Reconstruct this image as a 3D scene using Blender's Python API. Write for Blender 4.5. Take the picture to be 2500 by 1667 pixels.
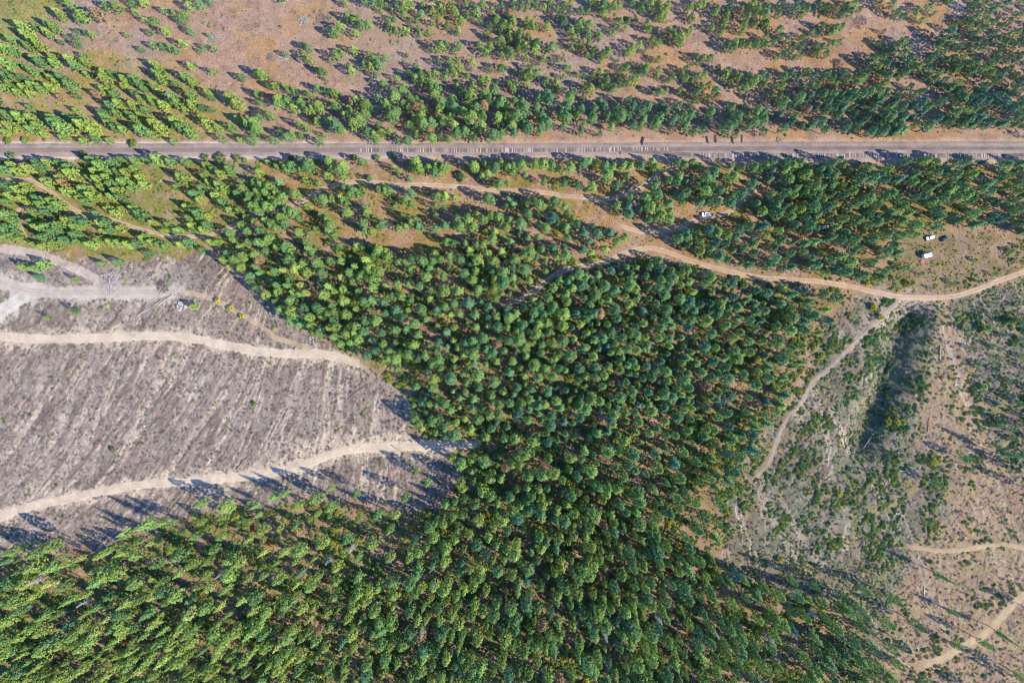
import bpy, bmesh, math, random
import numpy as np
from mathutils import Vector, Matrix

for o in list(bpy.data.objects):
    bpy.data.objects.remove(o)
scene = bpy.context.scene
COL = scene.collection
R = math.radians

# ------------------------------------------------------------------ camera
FLY = 360.0                 # flying height of the drone, metres
S = 0.245                   # metres of ground per map unit
cam_d = bpy.data.cameras.new('camera')
cam_d.sensor_width = 36.0
cam_d.lens = 36.0 * (FLY / S) / 2500.0
cam_d.clip_start = 1.0
cam_d.clip_end = 9000.0
cam = bpy.data.objects.new('camera', cam_d)
cam.location = (0, 0, FLY)
COL.objects.link(cam)
scene.camera = cam

# ------------------------------------------------------------------ light
SUN_EL, SUN_AZ = R(35), R(-24)      # the sun stands low to the east-south-east (azimuth from +X)
sun_dir = Vector((math.cos(SUN_EL) * math.cos(SUN_AZ), math.cos(SUN_EL) * math.sin(SUN_AZ), math.sin(SUN_EL)))
world = bpy.data.worlds.new('World')
scene.world = world
world.use_nodes = True
nt = world.node_tree
sky = nt.nodes.new('ShaderNodeTexSky')
sky.sky_type = 'NISHITA'
sky.sun_disc = False
sky.sun_elevation = SUN_EL
sky.sun_rotation = math.atan2(sun_dir.x, sun_dir.y)
sky.altitude = 900
sky.air_density = 1.0
sky.dust_density = 0.0
sky.ozone_density = 10.0
bg = nt.nodes['Background']
bg.inputs['Strength'].default_value = 0.15
nt.links.new(sky.outputs[0], bg.inputs[0])
sd = bpy.data.lights.new('sun', 'SUN')
sd.energy = 3.7
sd.angle = R(0.5)
sd.color = (1.0, 0.92, 0.76)
so = bpy.data.objects.new('sun', sd)
so.rotation_euler = sun_dir.to_track_quat('Z', 'Y').to_euler()
so.location = (200, -90, 300)
COL.objects.link(so)
vs = scene.view_settings
vs.view_transform = 'Standard'
vs.look = 'None'
vs.gamma = 1
vs.use_curve_mapping = False
vs.exposure = 2.0
scene.cycles.filter_width = 1.1

# ------------------------------------------------------------------ helpers
rnd = random.Random(7)
rng = np.random.default_rng(11)
_TAB = rng.random((512, 512)).astype(np.float64)


def vnoise(x, y, k=0):
    x = np.asarray(x, float) + k * 37.7
    y = np.asarray(y, float) + k * 91.3
    xi = np.floor(x).astype(int); yi = np.floor(y).astype(int)
    fx = x - xi; fy = y - yi
    fx = fx * fx * (3 - 2 * fx); fy = fy * fy * (3 - 2 * fy)
    x0 = xi & 511; x1 = (xi + 1) & 511; y0 = yi & 511; y1 = (yi + 1) & 511
    a = _TAB[x0, y0]; b = _TAB[x1, y0]; c = _TAB[x0, y1]; d = _TAB[x1, y1]
    return (a + (b - a) * fx) * (1 - fy) + (c + (d - c) * fx) * fy


def fbm(x, y, octv=4, k=0, g=0.5):
    t = 0.0; amp = 1.0; tot = 0.0; f = 1.0
    for i in range(octv):
        t = t + amp * vnoise(x * f, y * f, k + i * 3)
        tot += amp; amp *= g; f *= 2.03
    return t / tot


def sstep(a, b, v):
    t = np.clip((v - a) / (b - a), 0, 1)
    return t * t * (3 - 2 * t)


def px2w(x, y, z=0.0):
    """map units (as in the photograph) -> world metres, for something standing z above the ground"""
    k = S * (FLY - z) / FLY
    return (x - 1250.0) * k, (833.5 - y) * k


def in_poly(x, y, poly):
    x = np.asarray(x, float); y = np.asarray(y, float)
    ins = np.zeros(x.shape, bool)
    n = len(poly)
    for i in range(n):
        x0, y0 = poly[i]; x1, y1 = poly[(i + 1) % n]
        if y0 == y1:
            continue
        c = (y0 > y) != (y1 > y)
        ins ^= c & (x < (x1 - x0) * (y - y0) / (y1 - y0) + x0)
    return ins


def seg_dist(x, y, pts, closed=False):
    d = np.full(np.shape(x), 1e9)
    n = len(pts)
    for i in range(n if closed else n - 1):
        x0, y0 = pts[i]; x1, y1 = pts[(i + 1) % n]
        dx, dy = x1 - x0, y1 - y0
        L = dx * dx + dy * dy + 1e-9
        t = np.clip(((x - x0) * dx + (y - y0) * dy) / L, 0, 1)
        d = np.minimum(d, np.hypot(x - x0 - t * dx, y - y0 - t * dy))
    return d


def poly_w(x, y, poly, feather):
    d = seg_dist(x, y, poly, True)
    ins = in_poly(x, y, poly)
    sd_ = np.where(ins, d, -d)
    return sstep(-feather, feather, sd_)


def catmull(pts, step):
    p = [np.array(q, float) for q in pts]
    p = [2 * p[0] - p[1]] + p + [2 * p[-1] - p[-2]]
    out = []
    for i in range(1, len(p) - 2):
        n = max(1, int(np.linalg.norm(p[i + 1] - p[i]) / step))
        for j in range(n):
            t = j / n
            out.append(0.5 * ((2 * p[i]) + (-p[i - 1] + p[i + 1]) * t + (2 * p[i - 1] - 5 * p[i] + 4 * p[i + 1] - p[i + 2]) * t * t
                              + (-p[i - 1] + 3 * p[i] - 3 * p[i + 1] + p[i + 2]) * t ** 3))
    out.append(p[-2])
    return np.array(out)


def srgb(r, g, b, k=1.0):
    f = lambda c: ((c / 255) / 12.92 if c / 255 < 0.04045 else ((c / 255 + 0.055) / 1.055) ** 2.4)
    return np.array([f(r) * k, f(g) * k, f(b) * k])


KG = 0.325                    # sunlit picture value -> albedo of flat ground


def alb(r, g, b):
    return srgb(r, g, b, KG)


def tag(o, label=None, cat=None, group=None, kind=None):
    if label: o['label'] = label
    if cat: o['category'] = cat
    if group: o['group'] = group
    if kind: o['kind'] = kind
    return o


def link(o, parent=None):
    COL.objects.link(o)
    if parent is not None:
        o.parent = parent
    return o


def empty(name, loc=(0, 0, 0), rz=0.0):
    o = bpy.data.objects.new(name, None)
    o.location = loc
    o.rotation_euler = (0, 0, rz)
    o.empty_display_size = 0.5
    return link(o)


def mesh_from(name, verts, faces, mats=(), smooth=False, midx=None):
    me = bpy.data.meshes.new(name)
    me.from_pydata([tuple(v) for v in verts], [], faces)
    for m in mats:
        me.materials.append(m)
    if midx is not None:
        me.polygons.foreach_set('material_index', midx)
    if smooth:
        me.polygons.foreach_set('use_smooth', [True] * len(me.polygons))
    me.update()
    return me


def big_mesh(name, co, quads, col=None, smooth=True, mat=None):
    me = bpy.data.meshes.new(name)
    me.vertices.add(len(co)); me.vertices.foreach_set('co', np.asarray(co, np.float32).ravel())
    nq = len(quads)
    me.loops.add(nq * 4); me.loops.foreach_set('vertex_index', np.asarray(quads, np.int32).ravel())
    me.polygons.add(nq)
    me.polygons.foreach_set('loop_start', np.arange(0, nq * 4, 4, dtype=np.int32))
    me.polygons.foreach_set('use_smooth', np.full(nq, smooth))
    me.update(calc_edges=True)
    if col is not None:
        a = me.attributes.new('soil', 'FLOAT_COLOR', 'POINT')
        a.data.foreach_set('color', np.concatenate([col, np.ones((len(col), 1))], 1).astype(np.float32).ravel())
    if mat:
        me.materials.append(mat)
    return me


class MB:
    """collects shapes for one mesh"""
    def __init__(s):
        s.v = []; s.f = []

    def add(s, vs_, fs):
        n = len(s.v)
        s.v += [tuple(v) for v in vs_]
        s.f += [tuple(i + n for i in f) for f in fs]
        return s

    def box(s, x0, x1, y0, y1, z0, z1, bev=0.0, tx=0.0, ty=0.0):
        """box, its top drawn in by tx, ty; with bev its upright and upper edges are cut"""
        b = bev
        def ring(z, ix, iy, c):
            a0, a1, b0, b1 = x0 + ix, x1 - ix, y0 + iy, y1 - iy
            return [(a0 + c, b0, z), (a1 - c, b0, z), (a1, b0 + c, z), (a1, b1 - c, z), (a1 - c, b1, z), (a0 + c, b1, z), (a0, b1 - c, z), (a0, b0 + c, z)]
        c = max(b, 1e-3)
        rs = [ring(z0, 0, 0, c), ring(z1 - b if b else z1, tx, ty, c)]
        if b:
            rs.append(ring(z1, tx + b, ty + b, c))
        vs_ = [p for r in rs for p in r]
        fs = [tuple(range(7, -1, -1))]
        for k in range(len(rs) - 1):
            for i in range(8):
                j = (i + 1) % 8
                fs.append((k * 8 + i, k * 8 + j, k * 8 + 8 + j, k * 8 + 8 + i))
        fs.append(tuple(range((len(rs) - 1) * 8, len(rs) * 8)))
        return s.add(vs_, fs)

    def tube(s, pts, rad, n=7, caps=True):
        pts = [Vector(p) for p in pts]
        rad = [rad] * len(pts) if not isinstance(rad, (list, tuple)) else rad
        vs_ = []
        for i, p in enumerate(pts):
            d = (pts[min(i + 1, len(pts) - 1)] - pts[max(i - 1, 0)]).normalized()
            a = d.orthogonal().normalized(); b = d.cross(a)
            for k in range(n):
                t = 2 * math.pi * k / n
                vs_.append(p + (a * math.cos(t) + b * math.sin(t)) * rad[i])
        fs = []
        for i in range(len(pts) - 1):
            for k in range(n):
                j = (k + 1) % n
                fs.append((i * n + k, i * n + j, i * n + n + j, i * n + n + k))
        if caps:
            fs.append(tuple(range(n - 1, -1, -1)))
            fs.append(tuple(range((len(pts) - 1) * n, len(pts) * n)))
        return s.add(vs_, fs)

    def build(s, name, mat, parent=None, smooth=False):
        me = mesh_from(name, s.v, s.f, [mat], smooth)
        o = bpy.data.objects.new(name, me)
        return link(o, parent)


# ------------------------------------------------------------------ materials
def new_mat(name):
    m = bpy.data.materials.new(name)
    m.use_nodes = True
    t = m.node_tree
    b = t.nodes['Principled BSDF']
    return m, t, b


def N(t, kind, **kw):
    n = t.nodes.new(kind)
    for k, v in kw.items():
        setattr(n, k, v)
    return n


def mul_noise(t, col_socket, scale, lo, hi, detail=4, coord='Object', rough=0.6, p0=0.3, p1=0.7):
    tc = N(t, 'ShaderNodeTexCoord')
    nz = N(t, 'ShaderNodeTexNoise'); nz.inputs['Scale'].default_value = scale
    nz.inputs['Detail'].default_value = detail; nz.inputs['Roughness'].default_value = rough
    t.links.new(tc.outputs[coord], nz.inputs['Vector'])
    mr = N(t, 'ShaderNodeMapRange')
    mr.inputs[1].default_value = p0; mr.inputs[2].default_value = p1
    mr.inputs[3].default_value = lo; mr.inputs[4].default_value = hi
    t.links.new(nz.outputs['Fac'], mr.inputs[0])
    mx = N(t, 'ShaderNodeMix', data_type='RGBA', blend_type='MULTIPLY')
    mx.inputs[0].default_value = 1.0
    t.links.new(col_socket, mx.inputs[6]); t.links.new(mr.outputs[0], mx.inputs[7])
    return mx.outputs[2], nz.outputs['Fac']


def soil_material(name, bump=0.9, contrast=0.55):
    m, t, b = new_mat(name)
    at = N(t, 'ShaderNodeAttribute', attribute_name='soil')
    c, f1 = mul_noise(t, at.outputs['Color'], 1.5, 1 - contrast, 1 + contrast, 5, rough=0.75)
    c, f2 = mul_noise(t, c, 0.13, 0.86, 1.14, 3)
    # small warm and cool patches of litter
    hs = N(t, 'ShaderNodeHueSaturation')
    tc = N(t, 'ShaderNodeTexCoord'); nz = N(t, 'ShaderNodeTexNoise'); nz.inputs['Scale'].default_value = 0.33; nz.inputs['Detail'].default_value = 3
    t.links.new(tc.outputs['Object'], nz.inputs['Vector'])
    mr = N(t, 'ShaderNodeMapRange'); mr.inputs[1].default_value = 0.3; mr.inputs[2].default_value = 0.7; mr.inputs[3].default_value = 0.485; mr.inputs[4].default_value = 0.515
    t.links.new(nz.outputs['Fac'], mr.inputs[0]); t.links.new(mr.outputs[0], hs.inputs['Hue']); t.links.new(c, hs.inputs['Color'])
    t.links.new(hs.outputs[0], b.inputs['Base Color'])
    b.inputs['Roughness'].default_value = 0.95
    b.inputs['Specular IOR Level'].default_value = 0.1
    bp = N(t, 'ShaderNodeBump'); bp.inputs['Strength'].default_value = bump; bp.inputs['Distance'].default_value = 0.6
    t.links.new(f1, bp.inputs['Height']); t.links.new(bp.outputs[0], b.inputs['Normal'])
    return m


def plain(name, col, rough=0.6, metal=0.0, noise=0.0, scale=3.0, spec=0.3):
    m, t, b = new_mat(name)
    rgb = N(t, 'ShaderNodeRGB'); rgb.outputs[0].default_value = (*col, 1)
    s = rgb.outputs[0]
    if noise:
        s, _ = mul_noise(t, s, scale, 1 - noise, 1 + noise, 4)
    t.links.new(s, b.inputs['Base Color'])
    b.inputs['Roughness'].default_value = rough
    b.inputs['Metallic'].default_value = metal
    b.inputs['Specular IOR Level'].default_value = spec
    return m


def wood_mat(name, stops, rough=0.85):
    """weathered wood: each piece takes its own tone from the stops"""
    m, t, b = new_mat(name)
    oi = N(t, 'ShaderNodeObjectInfo')
    cr = N(t, 'ShaderNodeValToRGB')
    el = cr.color_ramp.elements
    while len(el) < len(stops):
        el.new(0.5)
    for i, c in enumerate(stops):
        el[i].position = i / (len(stops) - 1); el[i].color = (*c, 1)
    t.links.new(oi.outputs['Random'], cr.inputs[0])
    s, _ = mul_noise(t, cr.outputs[0], 2.5, 0.65, 1.35, 4)
    t.links.new(s, b.inputs['Base Color'])
    b.inputs['Roughness'].default_value = rough
    b.inputs['Specular IOR Level'].default_value = 0.15
    return m


def leaf_material(name, stops, trans=0.32, vary=0.42):
    """foliage; the number 'tint' of each plant (0..1) picks the leaf colour of that plant"""
    m, t, b = new_mat(name)
    at = N(t, 'ShaderNodeAttribute', attribute_name='tint', attribute_type='INSTANCER')
    cr = N(t, 'ShaderNodeValToRGB')
    el = cr.color_ramp.elements
    while len(el) < len(stops):
        el.new(0.5)
    for i, c in enumerate(stops):
        el[i].position = i / (len(stops) - 1); el[i].color = (*c, 1)
    t.links.new(at.outputs['Fac'], cr.inputs[0])
    ge = N(t, 'ShaderNodeNewGeometry')
    mr0 = N(t, 'ShaderNodeMapRange'); mr0.inputs[3].default_value = 1 - vary; mr0.inputs[4].default_value = 1 + vary
    t.links.new(ge.outputs['Random Per Island'], mr0.inputs[0])
    mx0 = N(t, 'ShaderNodeMix', data_type='RGBA', blend_type='MULTIPLY'); mx0.inputs[0].default_value = 1
    t.links.new(cr.outputs[0], mx0.inputs[6]); t.links.new(mr0.outputs[0], mx0.inputs[7])
    c = mx0.outputs[2]
    oi = N(t, 'ShaderNodeObjectInfo')
    mr = N(t, 'ShaderNodeMapRange'); mr.inputs[3].default_value = 0.8; mr.inputs[4].default_value = 1.2
    t.links.new(oi.outputs['Random'], mr.inputs[0])
    mx = N(t, 'ShaderNodeMix', data_type='RGBA', blend_type='MULTIPLY'); mx.inputs[0].default_value = 1
    t.links.new(c, mx.inputs[6]); t.links.new(mr.outputs[0], mx.inputs[7])
    t.links.new(mx.outputs[2], b.inputs['Base Color'])
    b.inputs['Roughness'].default_value = 0.55
    b.inputs['Specular IOR Level'].default_value = 0.25
    tr = N(t, 'ShaderNodeBsdfTranslucent'); t.links.new(mx.outputs[2], tr.inputs['Color'])
    ms = N(t, 'ShaderNodeMixShader'); ms.inputs[0].default_value = trans
    out = t.nodes['Material Output']
    t.links.new(b.outputs[0], ms.inputs[1]); t.links.new(tr.outputs[0], ms.inputs[2]); t.links.new(ms.outputs[0], out.inputs[0])
    return m


M_SOIL = soil_material('soil')
M_ROAD = soil_material('packed_earth', bump=0.3, contrast=0.18)
M_BALLAST = soil_material('ballast_stone', bump=0.6, contrast=0.3)
NEEDLE = [(0.045, 0.125, 0.082), (0.085, 0.180, 0.066), (0.150, 0.240, 0.056), (0.215, 0.280, 0.055), (0.250, 0.290, 0.085), (0.24, 0.155, 0.075)]
M_PINE = leaf_material('pine_needles', NEEDLE)
M_BUSH = leaf_material('shrub_leaves', [(0.055, 0.130, 0.050), (0.12, 0.19, 0.040), (0.20, 0.23, 0.05), (0.34, 0.31, 0.03), (0.26, 0.075, 0.04)], 0.3)
M_BARK = plain('bark', (0.075, 0.050, 0.038), 0.9, noise=0.4, scale=1.5)
M_LOG = wood_mat('weathered_log', [(0.09, 0.065, 0.05), (0.20, 0.155, 0.12), (0.28, 0.24, 0.20), (0.40, 0.36, 0.31)])
M_GREYWOOD = wood_mat('dry_branch', [(0.07, 0.06, 0.052), (0.14, 0.125, 0.115), (0.30, 0.275, 0.255)])
M_SNAG = plain('snag_wood', (0.24, 0.225, 0.22), 0.9, noise=0.25)
M_TIE = wood_mat('sleeper_wood', [(0.05, 0.034, 0.03), (0.13, 0.10, 0.09), (0.40, 0.36, 0.34)])
M_OLDTIE = plain('tarred_wood', (0.045, 0.028, 0.022), 0.85, noise=0.4)
M_STEEL = plain('rail_steel', (0.16, 0.115, 0.10), 0.6, 0.3, noise=0.25, scale=0.4)
M_WHITE = plain('white_paint', (0.80, 0.80, 0.79), 0.3, noise=0.04, spec=0.5)
M_OFFWHITE = plain('weathered_white', (0.68, 0.67, 0.63), 0.5, noise=0.10, scale=1.2)
M_NAVY = plain('navy_paint', (0.012, 0.020, 0.050), 0.25, spec=0.6, noise=0.1)
M_TAN = plain('faded_tan_paint', (0.42, 0.34, 0.28), 0.5, noise=0.12)
M_GLASS = plain('dark_glass', (0.010, 0.013, 0.017), 0.08, spec=0.8)
M_TYRE = plain('tyre_rubber', (0.02, 0.02, 0.02), 0.9)
M_RIM = plain('rim_metal', (0.45, 0.45, 0.46), 0.35, 0.9)
M_LAMP = plain('lamp_lens', (0.7, 0.68, 0.6), 0.2)
M_TAIL = plain('tail_lens', (0.35, 0.02, 0.02), 0.25)
M_BLACK = plain('black_plastic', (0.02, 0.02, 0.022), 0.6)
M_AWNING = plain('dark_green_canvas', (0.012, 0.05, 0.045), 0.8, noise=0.15)
M_RED = plain('faded_red', (0.38, 0.055, 0.045), 0.6, noise=0.2)
M_ROCK = plain('pale_rock', (0.25, 0.23, 0.21), 0.85, noise=0.25, scale=1.5)

# ------------------------------------------------------------------ map of the place (map units, x to the east, y to the south)
ROADS = {
    # name, points, half width in m, kind
    'upper_track': ([(590, 541), (620, 521), (655, 520), (710, 501), (750, 487), (783, 464), (827, 450), (851, 445), (919, 445), (966, 452), (1055, 452), (1137, 457), (1205, 465), (1281, 466), (1343, 472), (1376, 478), (1430, 482), (1477, 487), (1512, 480), (1553, 467), (1580, 446), (1607, 427), (1634, 414), (1670, 402)], 1.4, 'track'),
    'west_track': ([(-60, 442), (0, 441), (63, 438), (90, 449), (117, 463), (152, 492), (177, 509), (212, 526), (245, 530), (272, 536), (313, 550), (354, 563), (389, 571), (424, 578), (476, 577), (517, 571), (560, 555), (590, 541)], 1.2, 'track'),
    'west_spur': ([(178, 514), (152, 514), (109, 511), (68, 509), (46, 512), (46, 541), (62, 577), (71, 605)], 0.95, 'track'),
    'middle_track': ([(1500, 545), (1526, 555), (1566, 565), (1602, 565), (1632, 562), (1659, 556), (1689, 541), (1722, 531), (1757, 526), (1787, 513), (1811, 490), (1839, 465), (1870, 462)], 1.35, 'track'),
    'link_track': ([(1634, 561), (1627, 585), (1616, 606)], 1.1, 'track'),
    'main_road': ([(1220, 748), (1246, 740), (1290, 720), (1330, 690), (1370, 665), (1409, 651), (1452, 645), (1485, 637), (1518, 620), (1553, 610), (1583, 605), (1613, 610), (1648, 622), (1689, 637), (1743, 653), (1798, 667), (1860, 678), (1914, 682), (1982, 686), (2037, 693), (2091, 702), (2132, 712), (2187, 724), (2241, 726), (2295, 726), (2336, 722), (2377, 710), (2418, 694), (2459, 678), (2500, 664), (2570, 640)], 1.55, 'track'),
    'gravel_path': ([(2200, 728), (2150, 775), (2110, 815), (2060, 862), (2020, 905), (1985, 930), (1968, 960), (1950, 993), (1925, 1015), (1908, 1045), (1893, 1085), (1877, 1130), (1858, 1152), (1835, 1172)], 1.2, 'gravel'),
    'clearing_road': ([(-70, 820), (0, 821), (84, 827), (168, 827), (252, 825), (337, 820), (421, 821), (477, 827), (533, 839), (589, 850), (640, 859), (704, 863), (774, 863), (816, 870), (858, 881), (892, 889)], 2.3, 'clay'),
    'landing_link': ([(435, 713), (490, 721), (531, 735), (566, 754), (593, 770), (626, 789), (648, 803), (672, 824), (718, 838), (770, 855)], 1.4, 'straw'),
    'landing_road': ([(-70, 672), (0, 686), (35, 699), (68, 708), (136, 714), (245, 714), (354, 713), (440, 713)], 3.4, 'pale'),
    'white_road': ([(-70, 812), (0, 762), (27, 743), (54, 724), (82, 712)], 3.6, 'white'),
    'north_landing_track': ([(-60, 600), (0, 606), (68, 615), (122, 631), (177, 653), (220, 672), (260, 700)], 2.4, 'pale'),
    'lower_clearing_road': ([(-70, 1285), (0, 1262), (56, 1241), (140, 1223), (224, 1204), (281, 1193), (337, 1184), (407, 1179), (477, 1173), (547, 1167), (603, 1162), (676, 1151), (732, 1142), (760, 1128), (816, 1106), (858, 1096), (929, 1092), (985, 1089), (1040, 1091), (1075, 1084), (1125, 1086), (1185, 1081)], 2.3, 'clay'),
    'corner_road': ([(2540, 1420), (2474, 1473), (2449, 1502), (2410, 1541), (2351, 1576), (2302, 1605), (2240, 1625)], 2.3, 'straw'),
    'short_skid_road': ([(2214, 1333), (2250, 1339), (2282, 1343), (2327, 1345), (2376, 1338), (2449, 1330), (2498, 1338), (2560, 1345)], 1.1, 'straw'),
}
ROAD_COL = {'track': alb(226, 194, 164), 'gravel': alb(196, 178, 162), 'clay': alb(240, 216, 188), 'straw': alb(218, 192, 152), 'pale': alb(220, 202, 184), 'white': alb(238, 225, 208)}
RAIL_Y = [(-120, 367.8), (0, 367.6), (700, 367.2), (1300, 367.2), (1500, 366), (1700, 364.4), (1900, 363.5), (2500, 362.8), (2620, 362.6)]
SIDING = [(1505, 366.3), (1530, 367.6), (1570, 371.2), (1620, 375.4), (1670, 378.3), (1740, 380.2), (1900, 380.6), (2500, 380.6), (2620, 380.6)]
rail_line = [px2w(x, y) for x, y in RAIL_Y]
siding_line = [px2w(x, y) for x, y in SIDING]
CUT_W = [(-80, 590), (60, 605), (130, 612), (200, 640), (262, 642), (420, 628), (520, 612), (545, 650), (600, 705), (655, 745), (720, 795), (800, 842), (880, 890), (950, 930), (1005, 985), (1000, 1050), (1090, 1100), (1125, 1150), (1080, 1235), (1000, 1255), (890, 1225), (760, 1210), (650, 1230), (560, 1235), (460, 1260), (330, 1300), (200, 1350), (100, 1335), (-80, 1360)]
CUT_E = [(2130, 725), (2300, 735), (2480, 690), (2600, 650), (2600, 1760), (2040, 1760), (2110, 1610), (2110, 1520), (2050, 1470), (1930, 1440), (1810, 1410), (1775, 1330), (1785, 1210), (1850, 1110), (1900, 1020), (1970, 915), (1995, 840), (2050, 760), (2090, 722)]
WARM = [(2290, 790), (2330, 800), (2360, 900), (2395, 1010), (2430, 1110), (2500, 1200), (2600, 1760), (2060, 1760), (2130, 1600), (2170, 1480), (2220, 1380), (2290, 1290), (2330, 1180), (2250, 1080), (2230, 960), (2290, 880)]
GRASS_NW = [(-80, -80), (200, -80), (150, 20), (110, 55), (60, 75), (30, 95), (-80, 90)]
SLOPE_NW = [(-80, 90), (60, 130), (230, 120), (400, 160), (520, 215), (600, 270), (640, 345), (-80, 348)]
SW_GREEN = [(-80, 388), (640, 388), (660, 430), (600, 520), (560, 590), (420, 628), (262, 642), (140, 612), (-80, 595)]
SAND_S = [(620, 1130), (700, 1090), (800, 1050), (880, 1060), (990, 1070), (1060, 1085), (1000, 1100), (860, 1115), (760, 1150), (640, 1165)]
LAND = [(0, 615), (130, 625), (220, 650), (430, 650), (500, 660), (520, 720), (430, 730), (100, 735), (0, 700)]
FLOOR = [(545, 600), (640, 560), (1000, 620), (1250, 610), (1560, 625), (2080, 715), (1990, 850), (1850, 1090), (1780, 1220), (1790, 1400), (2000, 1460), (2190, 1540), (2180, 1760), (-80, 1760), (-80, 1370), (200, 1350), (460, 1260), (760, 1220), (1000, 1255), (1125, 1150), (1090, 1095), (1000, 1050), (1005, 985), (900, 890), (700, 790)]
MID = [(640, 390), (2600, 390), (2600, 640), (2300, 715), (2080, 705), (1560, 600), (1250, 620), (900, 640), (640, 560)]
VEHICLE_GLADE = [(2205, 590), (2260, 555), (2340, 560), (2420, 570), (2500, 580), (2560, 620), (2450, 680), (2330, 715), (2180, 715), (2100, 700), (2180, 655)]


def wpoly(p):
    return [px2w(*q) for q in p]


ROAD_W = {k: (catmull([px2w(*q) for q in v[0]], 4.0), v[1], v[2]) for k, v in ROADS.items()}


def road_dist(X, Y):
    """distance to the nearest road edge, metres (negative on the road)"""
    d = np.full(np.shape(X), 1e9)
    for pts, hw, kind in ROAD_W.values():
        x0, y0 = pts.min(0) - 30; x1, y1 = pts.max(0) + 30
        m = (X > x0) & (X < x1) & (Y > y0) & (Y < y1)
        if m.any():
            dd = np.full(np.shape(X), 1e9)
            dd[m] = seg_dist(X[m], Y[m], pts[::2] if len(pts) > 6 else pts) - hw
            d = np.minimum(d, dd)
    return d


def rail_dist(X, Y):
    return np.minimum(seg_dist(X, Y, rail_line), seg_dist(X, Y, siding_line))


def unmap(X, Y):
    return X / S + 1250.0, 833.5 - Y / S


def flow_west(x, y):
    a = np.radians(33 - 27 * sstep(560, 860, x) + 12 * sstep(1080, 1240, y) * (1 - sstep(200, 500, x)))
    u = x * np.cos(a) + (y - 980) * np.sin(a)
    v = -x * np.sin(a) + (y - 980) * np.cos(a)
    return u * S, v * S


def flow_east(x, y):
    a = np.radians(8 + 16 * sstep(1850, 2100, x))
    u = x * np.cos(a) - (y - 1000) * np.sin(a)
    v = x * np.sin(a) + (y - 1000) * np.cos(a)
    return u * S, v * S


RUTS = [[(637, 1108), (670, 1040), (700, 985), (735, 900)], [(655, 1110), (690, 1040), (720, 980), (750, 890)], [(675, 1120), (730, 1030), (760, 960)], [(795, 1110), (800, 1030), (798, 960), (805, 900)], [(812, 1105), (835, 1040), (845, 1010)], [(905, 1080), (915, 1020), (925, 970)], [(240, 1020), (262, 970), (300, 880), (335, 830)],
        [(170, 960), (200, 910), (240, 850)], [(60, 1230), (120, 1150), (180, 1060), (230, 960)], [(90, 1225), (150, 1150), (210, 1060)], [(20, 1220), (60, 1140), (95, 1060)], [(330, 960), (350, 900), (352, 855)], [(440, 960), (480, 900), (500, 860)], [(540, 940), (580, 870)], [(560, 1050), (600, 980), (640, 900)], [(460, 1080), (520, 1000), (560, 940)], [(20, 960), (50, 900), (75, 850)], [(330, 790), (350, 750), (380, 720)], [(480, 800), (530, 760)],
        [(1985, 935), (2000, 1000), (2020, 1070), (2030, 1165)], [(2030, 1000), (2075, 1090), (2130, 1180), (2200, 1260)], [(1770, 1270), (1775, 1340), (1785, 1400)], [(1800, 1240), (1830, 1330), (1870, 1400)], [(2340, 930), (2360, 980), (2372, 1050)], [(2315, 830), (2330, 900), (2350, 960)], [(1850, 1180), (1900, 1290), (1960, 1390)], [(2060, 1200), (2070, 1280), (2065, 1340)], [(1905, 1220), (1960, 1310), (2010, 1380)], [(2300, 800), (2322, 870), (2340, 930)]]


def rut_lines(X, Y, wob):
    """pairs of wheel ruts: 1 in a rut"""
    out = np.zeros(X.shape)
    for L in RUTS:
        P = np.array([px2w(*q) for q in L])
        x0, y0 = P.min(0) - 6; x1, y1 = P.max(0) + 6
        m = (X > x0) & (X < x1) & (Y > y0) & (Y < y1)
        if m.any():
            d = seg_dist(X[m], Y[m], [tuple(q) for q in catmull([tuple(q) for q in P], 6.0)]) + wob[m]
            out[m] = np.maximum(out[m], np.maximum(sstep(0.75, 0.25, np.abs(d - 1.1)), 0.35 * sstep(2.6, 1.4, d)))
    return out


SHADE_DIP = [(2225, 770), (2190, 850), (2170, 930), (2130, 1010), (2105, 1080)]  # dip added to the terrain so its slope turns from the sun and darkens


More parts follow.
